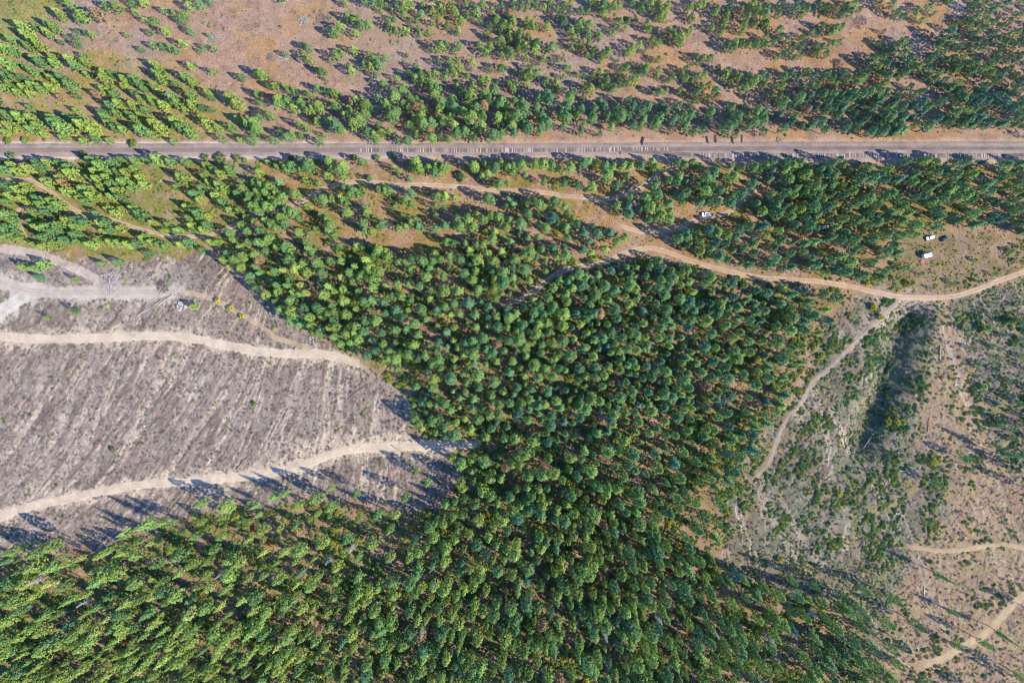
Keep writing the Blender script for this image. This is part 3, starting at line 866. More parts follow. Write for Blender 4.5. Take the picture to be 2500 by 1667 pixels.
# trees picked out one by one, as crown position and crown size read off the aerial picture, tile by tile
# (tile origin; then u,v,r per tree in units of 2.72 map units)
TILES = {
    'A': ((0, 0), """63 5 6;74 14 7;88 13 7;95 5 6;105 6 6;118 3 5;128 1 4;70 17 5;50 10 4;54 14 5;42 20 5;48 24 5;40 28 5;32 24 4;20 23 5;22 30 5;28 36 6;34 40 6;25 40 5;10 35 5;4 33 4;5 43 5;12 46 4;4 55 6;10 57 5;45 32 3;55 38 3;
121 11 3;147 9 3;156 12 3;170 5 4;179 4 5;188 2 3;165 13 4;163 19 4;171 28 4;130 18 4;139 18 3;138 22 3;134 29 3;148 28 4;152 27 2;114 32 2;71 29 3;77 29 3;82 31 3;68 34 3;69 40 3;60 33 3;20 47 3;138 41 4;146 42 4;153 43 5;158 46 3;164 39 4;127 44 3;183 42 3;192 44 3;188 32 2;180 46 2;
137 57 4;142 62 5;139 66 4;145 70 5;151 68 3;170 59 4;176 59 2;166 68 5;172 74 4;158 75 4;216 69 4;233 66 4;190 64 3;30 52 5;36 56 5;47 51 4;48 56 4;62 54 5;66 58 5;75 50 3;77 56 4;28 63 6;24 61 4;45 69 5;55 70 5;62 76 5;50 73 4;12 70 5;20 70 5;8 74 4;20 78 5;28 76 5;36 80 5;26 84 4;44 78 5;14 82 4;54 87 4;70 87 3;26 96 4;4 67 5;3 78 4;
77 66 4;92 64 5;94 71 5;100 66 5;110 70 4;92 80 5;86 84 4;102 84 4;110 77 4;119 70 5;124 74 5;128 79 4;138 77 5;142 82 4;105 92 5;98 94 5;120 84 4;125 88 4;136 90 6;145 94 6;154 88 6;160 92 5;170 84 5;172 93 5;165 98 4;185 82 4;190 88 3;205 87 6;212 92 6;182 97 3;190 98 3;130 98 4;124 102 4;115 102 5;104 101 5;90 101 4;68 99 4;118 94 4;
6 103 7;16 104 7;26 105 6;33 112 5;28 116 5;20 112 5;8 112 6;4 118 5;48 110 7;55 114 8;46 105 5;60 104 3;68 108 6;75 112 8;82 117 7;96 110 6;92 104 5;103 114 5;109 115 5;120 106 5;125 116 7;118 112 4;136 110 7;142 115 6;134 120 4;155 108 6;163 113 7;170 118 5;185 110 6;194 114 5;180 105 4;207 114 5;222 111 6;228 118 6;212 106 4;233 104 3;38 120 4;55 123 4;74 126 5;97 126 4;86 126 3;155 127 4;200 125 3;215 125 4;225 126 4;230 84 3;231 92 2;
10 148 6;22 149 5;32 146 6;42 145 5;52 146 5;60 150 5;82 144 6;90 148 7;100 146 5;108 143 4;120 144 5;129 143 4;140 142 6;137 148 3;165 145 4;184 148 5;205 151 5;152 145 4"""),
    'B': ((620, 0), """82 3 3;99 1 4;108 2 4;114 2 4;128 3 5;140 3 4;135 5 4;119 4 2;124 9 2;114 10 2;134 12 5;126 17 4;120 18 3;84 15 5;90 19 5;94 16 4;103 22 5;97 23 4;77 24 5;72 29 5;68 29 3;91 30 4;140 19 3;146 18 3;122 24 4;128 27 3;136 28 5;148 26 4;149 31 4;157 29 3;150 12 4;152 4 4;160 9 4;168 8 5;166 16 2;180 10 5;174 22 5;186 18 4;183 26 4;182 30 3;195 7 5;200 11 5;192 13 4;176 4 4;160 20 4;190 2 3;205 4 5;214 9 4;222 5 4;232 7 4;228 13 3;218 18 5;225 22 5;232 18 4;222 26 4;209 30 3;230 31 4;213 24 4;203 20 3;222 36 5;230 37 4;203 41 5;212 42 4;208 47 4;222 50 4;222 45 3;228 44 4;213 36 3;168 42 5;160 45 3;173 40 4;179 45 4;184 41 4;138 49 3;165 56 4;176 55 4;183 54 4;178 60 4;185 62 5;173 65 4;180 66 4;196 56 4;195 62 2;222 61 5;212 63 3;192 68 3;205 71 5;210 71 4;228 75 4;218 74 2;172 70 3;163 66 4;
44 40 3;49 43 4;45 49 4;50 54 5;60 63 4;63 64 3;57 62 3;90 45 5;79 48 4;73 50 4;68 54 2;76 46 3;103 48 4;118 52 4;108 54 5;112 58 5;105 59 4;99 58 3;96 62 2;109 67 4;87 63 4;84 60 2;64 71 2;6 66 5;2 67 3;14 70 2;28 48 3;18 77 5;13 77 3;27 77 3;36 81 4;30 81 4;50 85 4;46 83 3;57 79 4;65 81 4;72 84 4;75 83 3;43 88 3;22 90 6;30 92 6;36 97 4;42 92 5;45 96 4;52 97 5;58 95 5;60 99 4;48 99 3;68 92 4;74 96 4;4 84 3;5 92 2;11 101 3;15 104 4;6 106 3;3 115 6;1 110 5;56 109 4;41 112 4;48 115 4;63 121 3;58 126 4;73 113 7;78 117 5;68 108 5;82 103 5;88 100 4;92 112 6;96 108 5;103 119 5;108 121 4;115 119 4;112 113 4;122 118 4;100 102 5;98 95 4;106 98 4;85 97 4;30 124 5;35 120 4;42 122 4;22 119 3;19 126 4;13 125 2;
88 91 4;92 91 4;97 90 3;102 94 5;112 88 4;118 92 5;118 97 4;126 88 6;124 82 4;116 75 4;128 70 4;135 77 4;133 82 5;145 70 5;152 74 5;150 65 5;158 67 4;160 76 6;164 80 7;162 85 5;145 60 4;139 66 4;140 88 4;146 88 3;128 100 5;125 105 6;118 105 4;134 94 4;145 97 5;152 98 4;150 92 3;138 98 3;170 92 6;166 97 4;178 88 4;186 82 4;190 84 4;182 77 4;174 100 3;180 97 5;188 100 6;192 95 5;194 106 6;200 98 5;206 95 5;205 103 5;197 77 6;196 86 6;208 85 6;215 80 6;212 90 5;222 92 6;228 96 6;219 105 6;226 104 5;232 112 6;205 112 7;200 115 5;216 120 6;222 120 5;210 123 4;180 112 7;182 120 5;190 118 5;195 121 4;160 110 6;158 117 5;152 112 7;146 120 4;140 112 4;150 104 5;144 106 4;138 126 5;130 126 4;160 124 5;168 123 4;175 124 4;170 108 6;176 105 4;165 103 4;198 124 3;110 127 3;
42 144 4;48 149 6;68 145 6;50 145 3;20 149 5;28 150 4;12 146 3;80 150 5;97 145 4;145 146 6;148 150 5;155 150 4;165 147 5;172 150 5;198 150 5;208 147 5;216 150 5;228 147 4;222 146 4;125 150 3"""),
    'C': ((1240, 0), """4 3 3;12 5 4;18 4 3;1 12 4;25 3 4;32 6 4;44 8 4;38 2 4;50 5 4;56 3 4;48 17 4;50 20 5;46 14 4;55 12 3;65 9 4;72 10 3;76 3 4;86 3 5;90 8 4;84 6 4;86 11 4;95 5 5;100 5 4;112 2 4;120 3 3;120 8 3;128 4 4;136 2 5;144 4 5;142 8 5;136 10 4;138 15 5;140 17 4;115 17 3;126 22 5;127 26 4;101 19 4;108 19 3;95 25 3;95 30 3;105 26 3;73 21 4;66 18 4;64 23 5;65 26 4;57 27 4;59 33 4;73 30 4;81 29 4;82 33 4;73 38 5;64 40 4;67 44 5;57 42 4;71 49 4;78 45 5;86 48 5;90 46 5;84 54 4;76 49 3;36 24 4;26 24 3;5 19 5;2 24 4;18 19 5;22 22 5;11 30 5;18 33 4;10 35 4;16 42 5;27 39 5;25 44 5;10 44 4;8 40 3;17 52 4;3 49 4;1 45 3;40 41 6;36 44 4;32 52 4;29 56 3;50 52 2;45 54 3;52 61 4;56 61 3;38 54 2;22 61 4;13 64 4;20 67 5;15 69 4;26 66 4;17 74 4;1 75 4;7 74 4;5 80 4;35 73 4;43 72 4;50 69 3;44 76 4;45 80 4;
135 38 5;130 36 4;144 27 5;148 30 5;155 34 6;155 38 5;160 29 5;164 26 4;165 14 4;166 18 3;164 5 4;160 10 4;172 4 5;176 3 4;186 11 4;188 8 4;199 7 5;196 13 4;195 18 5;192 22 4;193 26 4;190 30 4;183 25 4;208 12 5;210 8 4;215 15 5;212 22 4;211 28 4;220 4 5;224 9 5;231 14 6;230 6 6;222 22 4;232 22 4;228 38 4;232 33 3;204 38 5;203 43 4;196 42 4;210 38 4;216 40 3;224 39 4;118 40 5;112 43 4;108 46 4;99 54 2;124 46 2;136 53 4;130 54 2;176 51 4;182 52 4;170 50 3;172 55 3;189 61 4;198 63 5;196 67 4;160 62 5;156 66 4;160 70 4;170 68 4;176 67 4;165 73 3;145 72 3;148 70 4;135 62 4;134 67 3;124 60 4;122 64 4;118 61 4;107 61 4;102 62 3;98 66 3;83 64 4;76 67 3;68 68 3;62 67 2;89 70 4;88 74 5;84 77 4;80 72 3;74 79 5;70 77 4;95 78 4;100 76 4;104 75 4;100 70 4;112 72 5;116 70 4;93 80 3;68 88 3;60 82 3;56 84 5;55 90 5;52 97 6;34 85 5;38 90 5;28 88 5;26 95 5;12 92 5;5 92 5;3 98 5;15 99 6;8 104 6;14 112 6;18 116 5;3 113 5;5 118 5;24 104 4;30 104 5;36 112 5;30 114 5;28 119 4;48 104 6;54 106 5;58 100 4;50 114 4;66 98 4;62 104 4;65 118 4;68 112 4;75 106 5;82 92 5;78 98 5;86 96 5;90 104 5;83 120 3;95 108 5;98 96 4;102 104 6;94 114 5;108 91 4;112 96 5;108 104 5;112 112 5;120 100 5;126 96 5;122 108 5;118 114 4;132 112 5;135 106 5;138 96 5;142 100 5;148 108 6;150 98 5;155 104 6;160 112 5;162 104 5;146 116 4;154 94 4;168 117 4;175 116 4;178 108 4;170 104 4;182 100 5;190 112 5;196 116 5;202 112 5;205 120 4;198 104 5;206 106 5;214 104 5;220 110 6;228 108 5;215 114 4;230 118 4;200 96 5;212 96 4;224 98 5;232 100 5;
136 82 5;130 81 4;142 81 3;155 81 4;168 84 4;162 83 4;174 79 4;180 76 4;186 82 5;188 86 4;200 74 4;207 70 5;216 70 5;222 72 5;228 68 5;212 78 5;218 76 4;205 67 4;230 76 4;180 88 4;172 90 3;165 93 3;
5 149 6;12 148 5;25 148 6;32 147 6;40 149 5;48 151 4;56 150 5;68 146 6;74 144 5;79 148 4;88 148 6;94 150 5;104 147 5;110 149 5;120 149 5;116 147 4;130 144 5;132 150 5;140 152 4;152 146 5;158 148 5;166 145 5;172 149 5;188 144 3;210 150 4;220 151 5;230 149 5;225 153 4"""),
    'D': ((1860, 0), """5 8 5;18 4 5;15 12 4;30 8 5;36 5 4;40 8 4;35 13 4;50 4 5;58 6 5;66 8 5;75 6 5;80 10 5;84 3 5;88 8 4;72 13 4;4 20 4;16 26 4;10 38 4;18 32 4;3 40 3;24 35 3;36 33 4;40 32 3;46 28 3;52 30 3;54 23 4;66 26 5;72 24 3;62 28 3;48 42 4;36 41 4;28 43 4;54 41 4;62 39 5;70 37 3;58 48 5;50 47 4;20 48 4;14 50 3;30 51 3;35 50 3;110 28 2;106 3 4;118 3 4;122 11 4;128 14 3;138 14 4;144 18 4;140 8 3;150 6 4;155 12 3;
190 4 5;200 3 5;210 6 5;220 3 5;205 10 5;195 12 4;190 17 4;200 18 5;208 20 4;215 24 4;222 20 4;230 14 5;198 26 4;190 30 5;205 32 5;195 36 5;210 36 5;220 32 4;228 30 5;232 36 5;186 22 4;180 18 3;172 25 4;168 30 6;172 35 6;162 36 6;160 40 5;178 42 5;185 41 4;190 44 4;200 42 4;215 44 4;218 38 4;226 42 4;128 36 5;124 40 5;132 42 5;116 44 5;110 42 4;105 39 3;118 47 4;100 54 6;108 52 5;96 56 4;112 58 5;104 61 4;116 62 4;130 54 6;136 56 5;128 48 4;140 60 6;150 55 5;148 62 5;155 50 5;162 48 5;166 54 5;172 52 5;180 52 5;176 60 5;186 58 5;192 56 6;196 62 5;188 64 5;172 62 5;160 65 5;156 70 5;164 72 5;150 68 4;128 64 5;124 66 5;114 68 5;108 66 4;170 78 5;180 80 5;176 75 4;190 80 4;198 82 5;200 76 4;210 72 5;205 66 5;215 66 5;222 62 5;228 68 5;230 74 5;218 78 4;226 80 5;222 84 4;232 82 4;205 58 4;212 54 5;220 52 5;228 54 5;208 50 4;232 50 5;
4 70 5;12 76 5;20 68 5;26 66 4;32 70 4;18 78 4;40 64 5;46 68 5;44 76 5;50 76 5;36 78 4;58 66 5;64 70 5;72 66 5;66 76 4;78 70 5;85 66 5;90 70 5;94 66 4;84 74 4;108 75 3;112 74 3;104 76 3;134 78 4;8 86 4;16 86 4;24 84 4;34 88 5;44 86 5;54 85 5;64 86 5;72 85 5;80 84 5;88 84 5;96 83 5;105 83 5;114 82 5;124 82 4;82 88 4;100 88 4;120 88 4;136 84 4;144 82 4"""),
    'E': ((0, 400), """6 5 6;14 6 6;24 4 5;34 3 5;40 15 5;44 18 5;52 12 5;56 17 6;62 8 6;58 24 6;64 25 5;74 22 6;70 30 5;80 28 5;84 6 6;92 4 6;80 12 5;88 14 6;96 12 6;100 18 6;90 20 5;104 24 5;110 16 6;112 8 5;104 6 5;98 28 5;108 30 4;118 22 5;124 12 5;120 4 5;128 18 5;76 33 5;84 32 5;160 11 5;166 14 5;158 20 4;172 26 5;180 22 5;182 10 4;190 4 5;196 8 4;194 18 5;200 22 5;186 15 4;192 28 5;178 32 5;198 33 5;206 6 4;218 22 5;212 26 4;224 28 5;228 16 4;232 8 5;230 24 5;214 16 3;222 34 5;228 38 5;214 42 4;206 42 4;232 42 5;
166 38 4;172 38 4;176 44 5;168 48 5;178 50 5;184 54 5;184 46 4;170 55 4;172 60 4;180 58 5;158 60 5;150 54 4;146 60 4;6 20 6;14 22 5;22 19 5;24 24 4;8 28 5;20 32 5;4 34 4;32 30 5;40 31 5;46 34 6;52 37 5;36 36 5;48 40 5;40 44 5;30 43 5;6 46 6;12 52 5;4 58 6;12 64 5;6 66 5;18 68 4;30 52 5;36 56 6;44 58 7;50 62 7;42 66 7;36 64 6;54 54 5;60 50 6;68 50 6;74 52 5;66 56 5;58 68 6;48 72 5;66 64 5;70 70 5;30 72 4;38 74 4;90 52 5;96 54 5;92 60 4;98 60 4;108 58 4;98 70 5;106 70 5;114 72 5;122 72 5;128 66 5;88 68 4;80 72 4;142 72 5;148 74 5;136 70 4;160 72 5;168 70 5;132 80 4;180 77 4;188 70 4;194 70 4;206 62 5;216 54 5;222 60 5;228 52 5;232 60 5;220 48 4;96 40 4;102 44 4;108 40 4;86 44 3;118 40 4;124 44 4;130 46 4;136 52 4;128 50 3;
20 92 5;30 94 5;34 102 4;38 90 4;104 88 4;90 90 4;66 132 3;42 138 3;173 128 4;67 104 3;208 68 5;214 74 5;222 70 5;232 70 5;204 80 4;200 86 5;210 86 6;218 84 5;228 82 5;232 88 5;206 92 4;216 94 5;224 100 5;232 98 5;224 106 4;230 112 4;228 92 5"""),
    'F': ((620, 400), """42 5 4;34 2 5;30 6 4;50 5 4;66 10 4;78 6 7;72 4 5;80 12 4;46 15 4;52 16 3;58 18 4;6 18 6;14 20 5;22 16 5;10 26 5;20 26 5;26 30 5;5 33 5;3 38 5;12 38 5;20 36 5;30 24 4;38 28 5;16 32 4;24 36 4;103 13 2;140 13 4;130 8 3;145 4 5;150 6 4;156 4 5;162 8 5;170 4 5;168 10 4;164 2 5;200 5 5;198 2 4;210 8 6;216 4 5;205 10 5;220 17 5;214 18 4;228 3 5;232 8 4;228 17 4;
82 22 5;90 24 5;94 28 4;118 24 5;112 23 4;122 25 4;86 28 5;78 30 4;70 30 5;62 32 5;57 32 4;64 38 4;80 34 5;84 36 4;74 39 3;84 44 5;100 40 5;102 44 5;108 48 4;140 26 5;136 33 5;142 36 4;128 36 3;126 39 3;165 29 5;172 28 5;170 32 4;180 30 4;163 38 4;164 46 4;171 39 3;210 31 5;214 33 4;228 32 5;232 36 5;226 38 4;30 42 5;36 44 5;24 48 5;28 54 5;40 49 5;48 38 4;46 47 4;60 46 5;66 50 5;68 55 6;66 60 5;64 48 4;56 58 4;50 62 4;40 62 5;10 50 5;4 54 5;16 54 5;20 58 5;8 60 4;72 64 4;98 53 5;100 59 5;106 61 4;115 54 5;112 56 4;134 46 4;136 56 5;142 52 5;145 50 4;148 56 5;152 58 4;130 58 4;172 55 5;163 58 4;182 50 5;184 56 6;192 52 6;198 56 6;206 50 5;212 46 5;220 48 6;222 54 5;226 58 5;216 60 5;208 60 4;200 46 5;192 46 4;230 50 5;188 60 4;
8 70 5;14 68 5;20 74 5;28 74 6;34 78 4;10 78 5;48 76 6;52 80 5;46 70 4;76 74 4;92 73 5;98 75 4;104 74 3;112 78 6;118 80 4;108 82 4;173 70 5;190 70 5;200 72 6;206 73 5;214 68 5;224 66 5;230 70 5;194 78 5;210 80 5;222 78 5;180 72 4;162 80 5"""),
}
placed = []          # (x, y, r in map units): taken ground
tr_ = random.Random(21)


def place(kind, x, y, r, h, tint):
    kind.add(x, y, r, h, tint)
    placed.append((x, y, r / S))


for key, ((ox, oy), txt) in TILES.items():
    for rec in txt.replace('\n', '').split(';'):
        u, v, rr = (float(q) for q in rec.split())
        x, y = ox + u * 2.721, oy + v * 2.721
        r = (0.42 + 0.48 * rr) * tr_.uniform(0.82, 1.15)
        if key == 'A' and (v > 48 or u < 62) and rr > 3 or key == 'E' and not u > 200 and rr > 3:
            place(FIR, x, y, r * 1.02, r * tr_.uniform(3.4, 4.4), tr_.uniform(0.2, 0.8) if u < 110 else tr_.uniform(0.25, 0.85))
        elif key in 'ABCD' and v < 82:
            place(YOUNG, x, y, r * 0.95, r * tr_.uniform(3.2, 4.1), tr_.uniform(0.2, 0.7) if key != 'D' else tr_.uniform(0.05, 0.5))
        elif key in 'ABCD' and v < 130:
            place(PINE if rr > 4 else YOUNG, x, y, r, r * tr_.uniform(4.4, 5.6), tr_.uniform(0.25, 0.65) if key == 'B' else tr_.uniform(0.1, 0.45))
        else:
            place(YOUNG if rr < 5 else PINE, x, y, r * 0.98, r * tr_.uniform(4.0, 5.0), tr_.uniform(0.25, 0.7))

# stands of trees too close to pick out: filled evenly, apart from roads and glades
GLADES = [(1760, 524, 105, 36), (1740, 512, 75, 16), (1850, 468, 22, 10), (2175, 462, 34, 5), (1875, 467, 22, 5), (2240, 510, 40, 8), (2140, 562, 60, 7), (2085, 531, 18, 5), (2120, 570, 45, 8), (2440, 505, 26, 9), (2480, 525, 30, 9), (2330, 440, 110, 8), (2420, 420, 50, 10), (1580, 590, 42, 14), (1440, 505, 35, 9), (2290, 620, 75, 55), (2010, 560, 18, 7),
          (925, 1385, 42, 42), (185, 1400, 46, 36), (125, 1460, 36, 30), (470, 1445, 48, 18), (480, 1355, 30, 22), (1300, 700, 22, 12), (1465, 880, 22, 12), (1700, 1040, 16, 26), (1010, 905, 30, 25), (1000, 1260, 30, 30), (1290, 1270, 34, 20), (1150, 1080, 60, 8), (980, 600, 50, 34), (1180, 560, 40, 8), (1640, 1290, 26, 20), (1720, 1320, 30, 50), (1850, 1480, 40, 20), (1345, 1420, 14, 22)]
grid = {}
CELL = 30
for (x, y, r) in placed:
    grid.setdefault((int(x // CELL), int(y // CELL)), []).append((x, y, r))


def free(x, y, gap):
    i, j = int(x // CELL), int(y // CELL)
    for a in (-1, 0, 1):
        for b in (-1, 0, 1):
            for (px_, py_, pr_) in grid.get((i + a, j + b), ()):
                if (px_ - x) ** 2 + (py_ - y) ** 2 < gap * gap:
                    return False
    return True


def fill(kind, poly, gap, rr, hh, tint, tries=9, edge=0, seed=1, thin=None, hstd=None):
    q = np.random.default_rng(seed)
    xs = [p[0] for p in poly]; ys = [p[1] for p in poly]
    x0, x1, y0, y1 = min(xs), max(xs), min(ys), max(ys)
    n = int((x1 - x0) * (y1 - y0) / (gap * gap) * tries)
    X = q.uniform(x0, x1, n); Y = q.uniform(y0, y1, n)
    wob = (fbm(X / 50, Y / 50, 3, 90) - 0.5) * 50
    ok = in_poly(X + wob, Y + wob * 0.6, poly)
    for (gx, gy, ga, gb) in GLADES:
        ok &= ((X - gx) / ga) ** 2 + ((Y - gy) / gb) ** 2 > 0.55 + 0.7 * fbm(X / 14, Y / 14, 2, 95)
    den = fbm(X / 45, Y / 45, 3, 97)
    X, Y, den = X[ok], Y[ok], den[ok]
    h = q.uniform(hh[0], hh[1], len(X))
    # keep the foot of the tree off the roads and rails
    k = (FLY - 0.6 * h) / FLY * S
    bx_, by_ = (X - 1250) * k, (833.5 - Y) * k
    ok = (road_dist(bx_, by_) > 2.4) & (rail_dist(bx_, by_) > 6.0) & (road_dist((X - 1250) * S, (833.5 - Y) * S) > 1.5)
    for x, y, h_, de in zip(X[ok], Y[ok], h[ok], den[ok]):
        g = gap * (1.62 - 1.25 * de) * q.uniform(0.8, 1.2) * (thin(x, y) if thin else 1.0)
        if not free(x, y, g):
            continue
        r = float(np.clip(q.lognormal(math.log(0.5 * (rr[0] + rr[1])), 0.24), rr[0] * 0.6, rr[1] * 1.2))
        grid.setdefault((int(x // CELL), int(y // CELL)), []).append((x, y, r / S))
        kind.add(x, y, r, h_ * (0.45 + 0.55 * min(1.1, r / rr[1] + .15)), float(np.clip(q.normal(*tint(x, y)), 0, 1)))


def hue(x, y):  # eastward shift puts the teal of shaded crown sides into the leaf colour
    """greener-blue to the east, yellow-green to the west"""
    return 0.32 + 0.20 * (1 - min(1, max(0, (x - 300) / 1500))) + 0.12 * (1 if y > 1150 else 0), 0.17


CENTRAL = [(545, 600), (590, 570), (620, 631), (1250, 631), (1300, 660), (1420, 668), (1500, 652), (1560, 630), (1600, 627), (1680, 655), (1760, 682), (1880, 702), (2000, 708), (2075, 720), (2035, 745), (2010, 800), (1985, 840), (1960, 900), (1925, 950), (1885, 1010), (1850, 1080), (1100, 1080), (1060, 1070), (1010, 1040), (1020, 990), (1010, 940), (960, 900), (900, 870), (860, 860), (790, 825), (740, 800), (690, 765), (640, 720), (590, 680), (560, 640)]
SOUTH = [(1090, 1100), (1850, 1080), (1810, 1140), (1780, 1200), (1750, 1260), (1755, 1340), (1790, 1400), (1880, 1430), (1990, 1455), (2100, 1485), (2180, 1525), (2210, 1570), (2180, 1740), (1000, 1740), (1000, 1300), (1080, 1260), (1120, 1200), (1125, 1140)]
SOUTHWEST = [(-70, 1345), (60, 1310), (130, 1330), (190, 1360), (250, 1300), (330, 1290), (420, 1270), (470, 1230), (540, 1225), (600, 1240), (660, 1215), (700, 1205), (760, 1200), (830, 1220), (900, 1240), (1000, 1260), (1000, 1740), (-70, 1740)]
fill(PINE, CENTRAL, 22.5, (2.1, 3.1), (12, 17), hue, seed=2, thin=lambda x, y: 1.06 if x < 1250 else 0.98 if x < 1780 else 1.25)
fill(PINE, SOUTH, 25, (2.2, 3.3), (18, 25), hue, seed=3, thin=lambda x, y: 1.0 + 0.45 * min(1, max(0, (x - 1580) / 300)))
fill(PINE, SOUTHWEST, 26, (2.2, 3.4), (17, 23), hue, seed=4, thin=lambda x, y: 1.05 + 0.85 * max(0, min(1, 1 - (y - 1300) / 170)))
fill(PINE, [(1560, 395), (2580, 392), (2580, 585), (2480, 560), (2420, 545), (2350, 550), (2250, 560), (2210, 590), (2215, 640), (2180, 660), (2110, 690), (2010, 672), (1900, 665), (1840, 655), (1760, 635), (1690, 618), (1645, 595), (1650, 560), (1780, 545), (1800, 520), (1780, 500), (1655, 500), (1640, 555), (1600, 558), (1540, 550), (1500, 530), (1490, 500), (1540, 478), (1575, 462), (1600, 440)], 23, (2.2, 3.2), (13, 18), hue, seed=5)
fill(PINE, [(1255, 480), (1290, 475), (1340, 485), (1390, 495), (1400, 510), (1380, 520), (1430, 530), (1470, 545), (1490, 560), (1535, 580), (1540, 595), (1500, 615), (1440, 630), (1330, 638), (1255, 640)], 22, (2.1, 3.1), (12, 17), hue, seed=6)
fill(PINE, [(1255, 395), (1530, 395), (1560, 410), (1540, 440), (1500, 455), (1420, 470), (1340, 460), (1290, 450), (1255, 440)], 30, (2.0, 3.0), (10, 14), hue, seed=7)
fill(PINE, [(1860, 245), (2580, 232), (2580, 312), (2270, 320), (2110, 328), (1860, 325)], 22, (2.1, 3.1), (13, 17), lambda x, y: (0.18, 0.12), seed=8)
spot = lambda lim: (lambda x, y: 1.0 if fbm(np.array([x / 26.0]), np.array([y / 26.0]), 3, 131)[0] > lim else 2.6)
fill(YOUNG, CENTRAL, 21, (0.8, 1.6), (3, 6), lambda x, y: (0.4, 0.2), seed=22, tries=3, thin=spot(0.52))
fill(YOUNG, SOUTH, 24, (0.8, 1.7), (3, 7), lambda x, y: (0.4, 0.2), seed=23, tries=3, thin=spot(0.52))
fill(YOUNG, SOUTHWEST, 24, (0.8, 1.7), (3, 7), lambda x, y: (0.5, 0.2), seed=24, tries=3, thin=spot(0.52))
fill(YOUNG, [(2365, 770), (2430, 740), (2580, 715), (2580, 1170), (2480, 1125), (2445, 1080), (2420, 1000), (2395, 930), (2365, 850)], 38, (1.2, 2.2), (4, 8), lambda x, y: (0.25, 0.2), seed=9)
fill(YOUNG, [(660, -70), (2580, -70), (2580, 0), (660, 0)], 40, (1.6, 2.5), (7, 10), lambda x, y: (0.3, 0.2), seed=10)
fill(YOUNG, [(2500, -60), (2580, -60), (2580, 340), (2500, 340)], 26, (1.8, 2.6), (8, 12), lambda x, y: (0.2, 0.2), seed=12)
fill(FIR, [(-70, 60), (0, 60), (0, 340), (-70, 340)], 30, (2.2, 3.4), (8, 13), lambda x, y: (0.6, 0.2), seed=13)
fill(FIR, [(-70, 395), (0, 395), (0, 600), (-70, 600)], 30, (2.2, 3.4), (8, 13), lambda x, y: (0.6, 0.2), seed=14)
fill(YOUNG, [(2120, 640), (2220, 600), (2320, 650), (2330, 600), (2400, 640), (2470, 600), (2580, 580), (2580, 640), (2420, 680), (2330, 708), (2180, 706)], 40, (1.1, 2.0), (3.5, 7), lambda x, y: (0.3, 0.2), seed=15)
# scattered tall pines left standing on the clearings and along their edges: foot of the tree, height, crown radius
for (x, y, h, r) in [(2416, 1102, 27, 2.4), (2507, 1158, 28, 2.6), (2512, 1195, 27, 2.4), (2410, 1525, 24, 2.2), (2366, 1547, 20, 2.0), (2268, 1390, 25, 2.3), (2222, 1632, 24, 2.5), (2300, 1480, 15, 1.9), (2310, 1560, 14, 1.8), (2330, 1112, 14, 2.2), (2262, 1170, 13, 2.4),
                     (185, 1342, 20, 2.0), (330, 1300, 18, 1.9), (370, 1302, 20, 2.2), (214, 1440, 24, 2.2), (140, 1500, 22, 2.1), (880, 1190, 20, 2.1), (1000, 1200, 21, 2.3), (1050, 1165, 20, 2.2), (820, 1180, 17, 1.8), (1020, 1140, 18, 2.0), (560, 1250, 16, 2.0), (640, 1225, 17, 2.2), (710, 1195, 19, 2.4), (290, 1330, 18, 2.2), (60, 1330, 20, 2.3), (20, 1350, 21, 2.4),
                     (2150, 1440, 22, 2.3), (2080, 1420, 20, 2.2), (2020, 1430, 21, 2.2), (1960, 1410, 19, 2.1), (2200, 1500, 23, 2.3), (1910, 1395, 20, 2.2), (2450, 1625, 24, 2.3), (2490, 1655, 23, 2.3), (2400, 1690, 22, 2.5), (2500, 1480, 20, 2.3)]:
    k = FLY / (FLY - 0.6 * h)
    PINE.add(1250 + (x - 1250) * k, 833.5 + (y - 833.5) * k, r, h, tr_.uniform(0.3, 0.6))

# shrubs with a look of their own: round bushes by the railway, autumn-yellow and red ones
BUSHES = []
for x, y, r in [(325, 351, 2.6), (24, 381, 2.4), (201, 378, 2.5), (537, 386, 2.9), (577, 386, 2.3), (500, 386, 2.2), (709, 386, 1.8), (864, 386, 2.0), (920, 386, 2.0), (961, 384, 1.9), (900, 435, 2.0), (597, 390, 1.6), (20, 344, 2.3), (60, 342, 2.0), (2, 405, 2.2), (880, 468, 3.4), (941, 463, 3.3), (1125, 430, 3.0), (1100, 590, 2.8), (275, 1096, 1.7), (620, 985, 1.6), (182, 760, 1.6)]:
    BUSHES.append((x, y, r, r * 1.15, tr_.uniform(0.0, 0.3)))
for x, y, r in [(870, 1451, 3.4), (973, 1563, 3.6), (914, 1552, 3.0), (659, 1621, 3.2), (627, 1642, 3.2), (702, 1626, 2.8), (1377, 1605, 2.8), (1072, 1423, 3.2), (1449, 1429, 3.0), (1537, 1499, 2.8), (1613, 1379, 2.6), (1293, 1519, 2.8), (1568, 1468, 2.6), (912, 1508, 3.0), (704, 1536, 2.8), (634, 1600, 2.4), (738, 1651, 2.6), (945, 1634, 2.8), (1276, 930, 2.6), (1650, 948, 2.4), (1694, 1036, 2.4), (2075, 770, 1.7), (2120, 690, 2.2), (2214, 692, 1.9), (2133, 750, 2.4), (2152, 775, 2.0), (530, 735, 1.9), (560, 752, 1.8), (590, 772, 1.7), (1990, 845, 1.9), (2005, 870, 2.0), (2175, 1030, 2.4), (2192, 1032, 2.4), (2278, 1125, 2.2), (2050, 1205, 2.2), (1905, 1365, 2.0), (100, 1606, 2.4), (400, 1540, 2.2)]:
    BUSHES.append((x, y, r, r * 1.1, tr_.uniform(0.66, 0.78)))
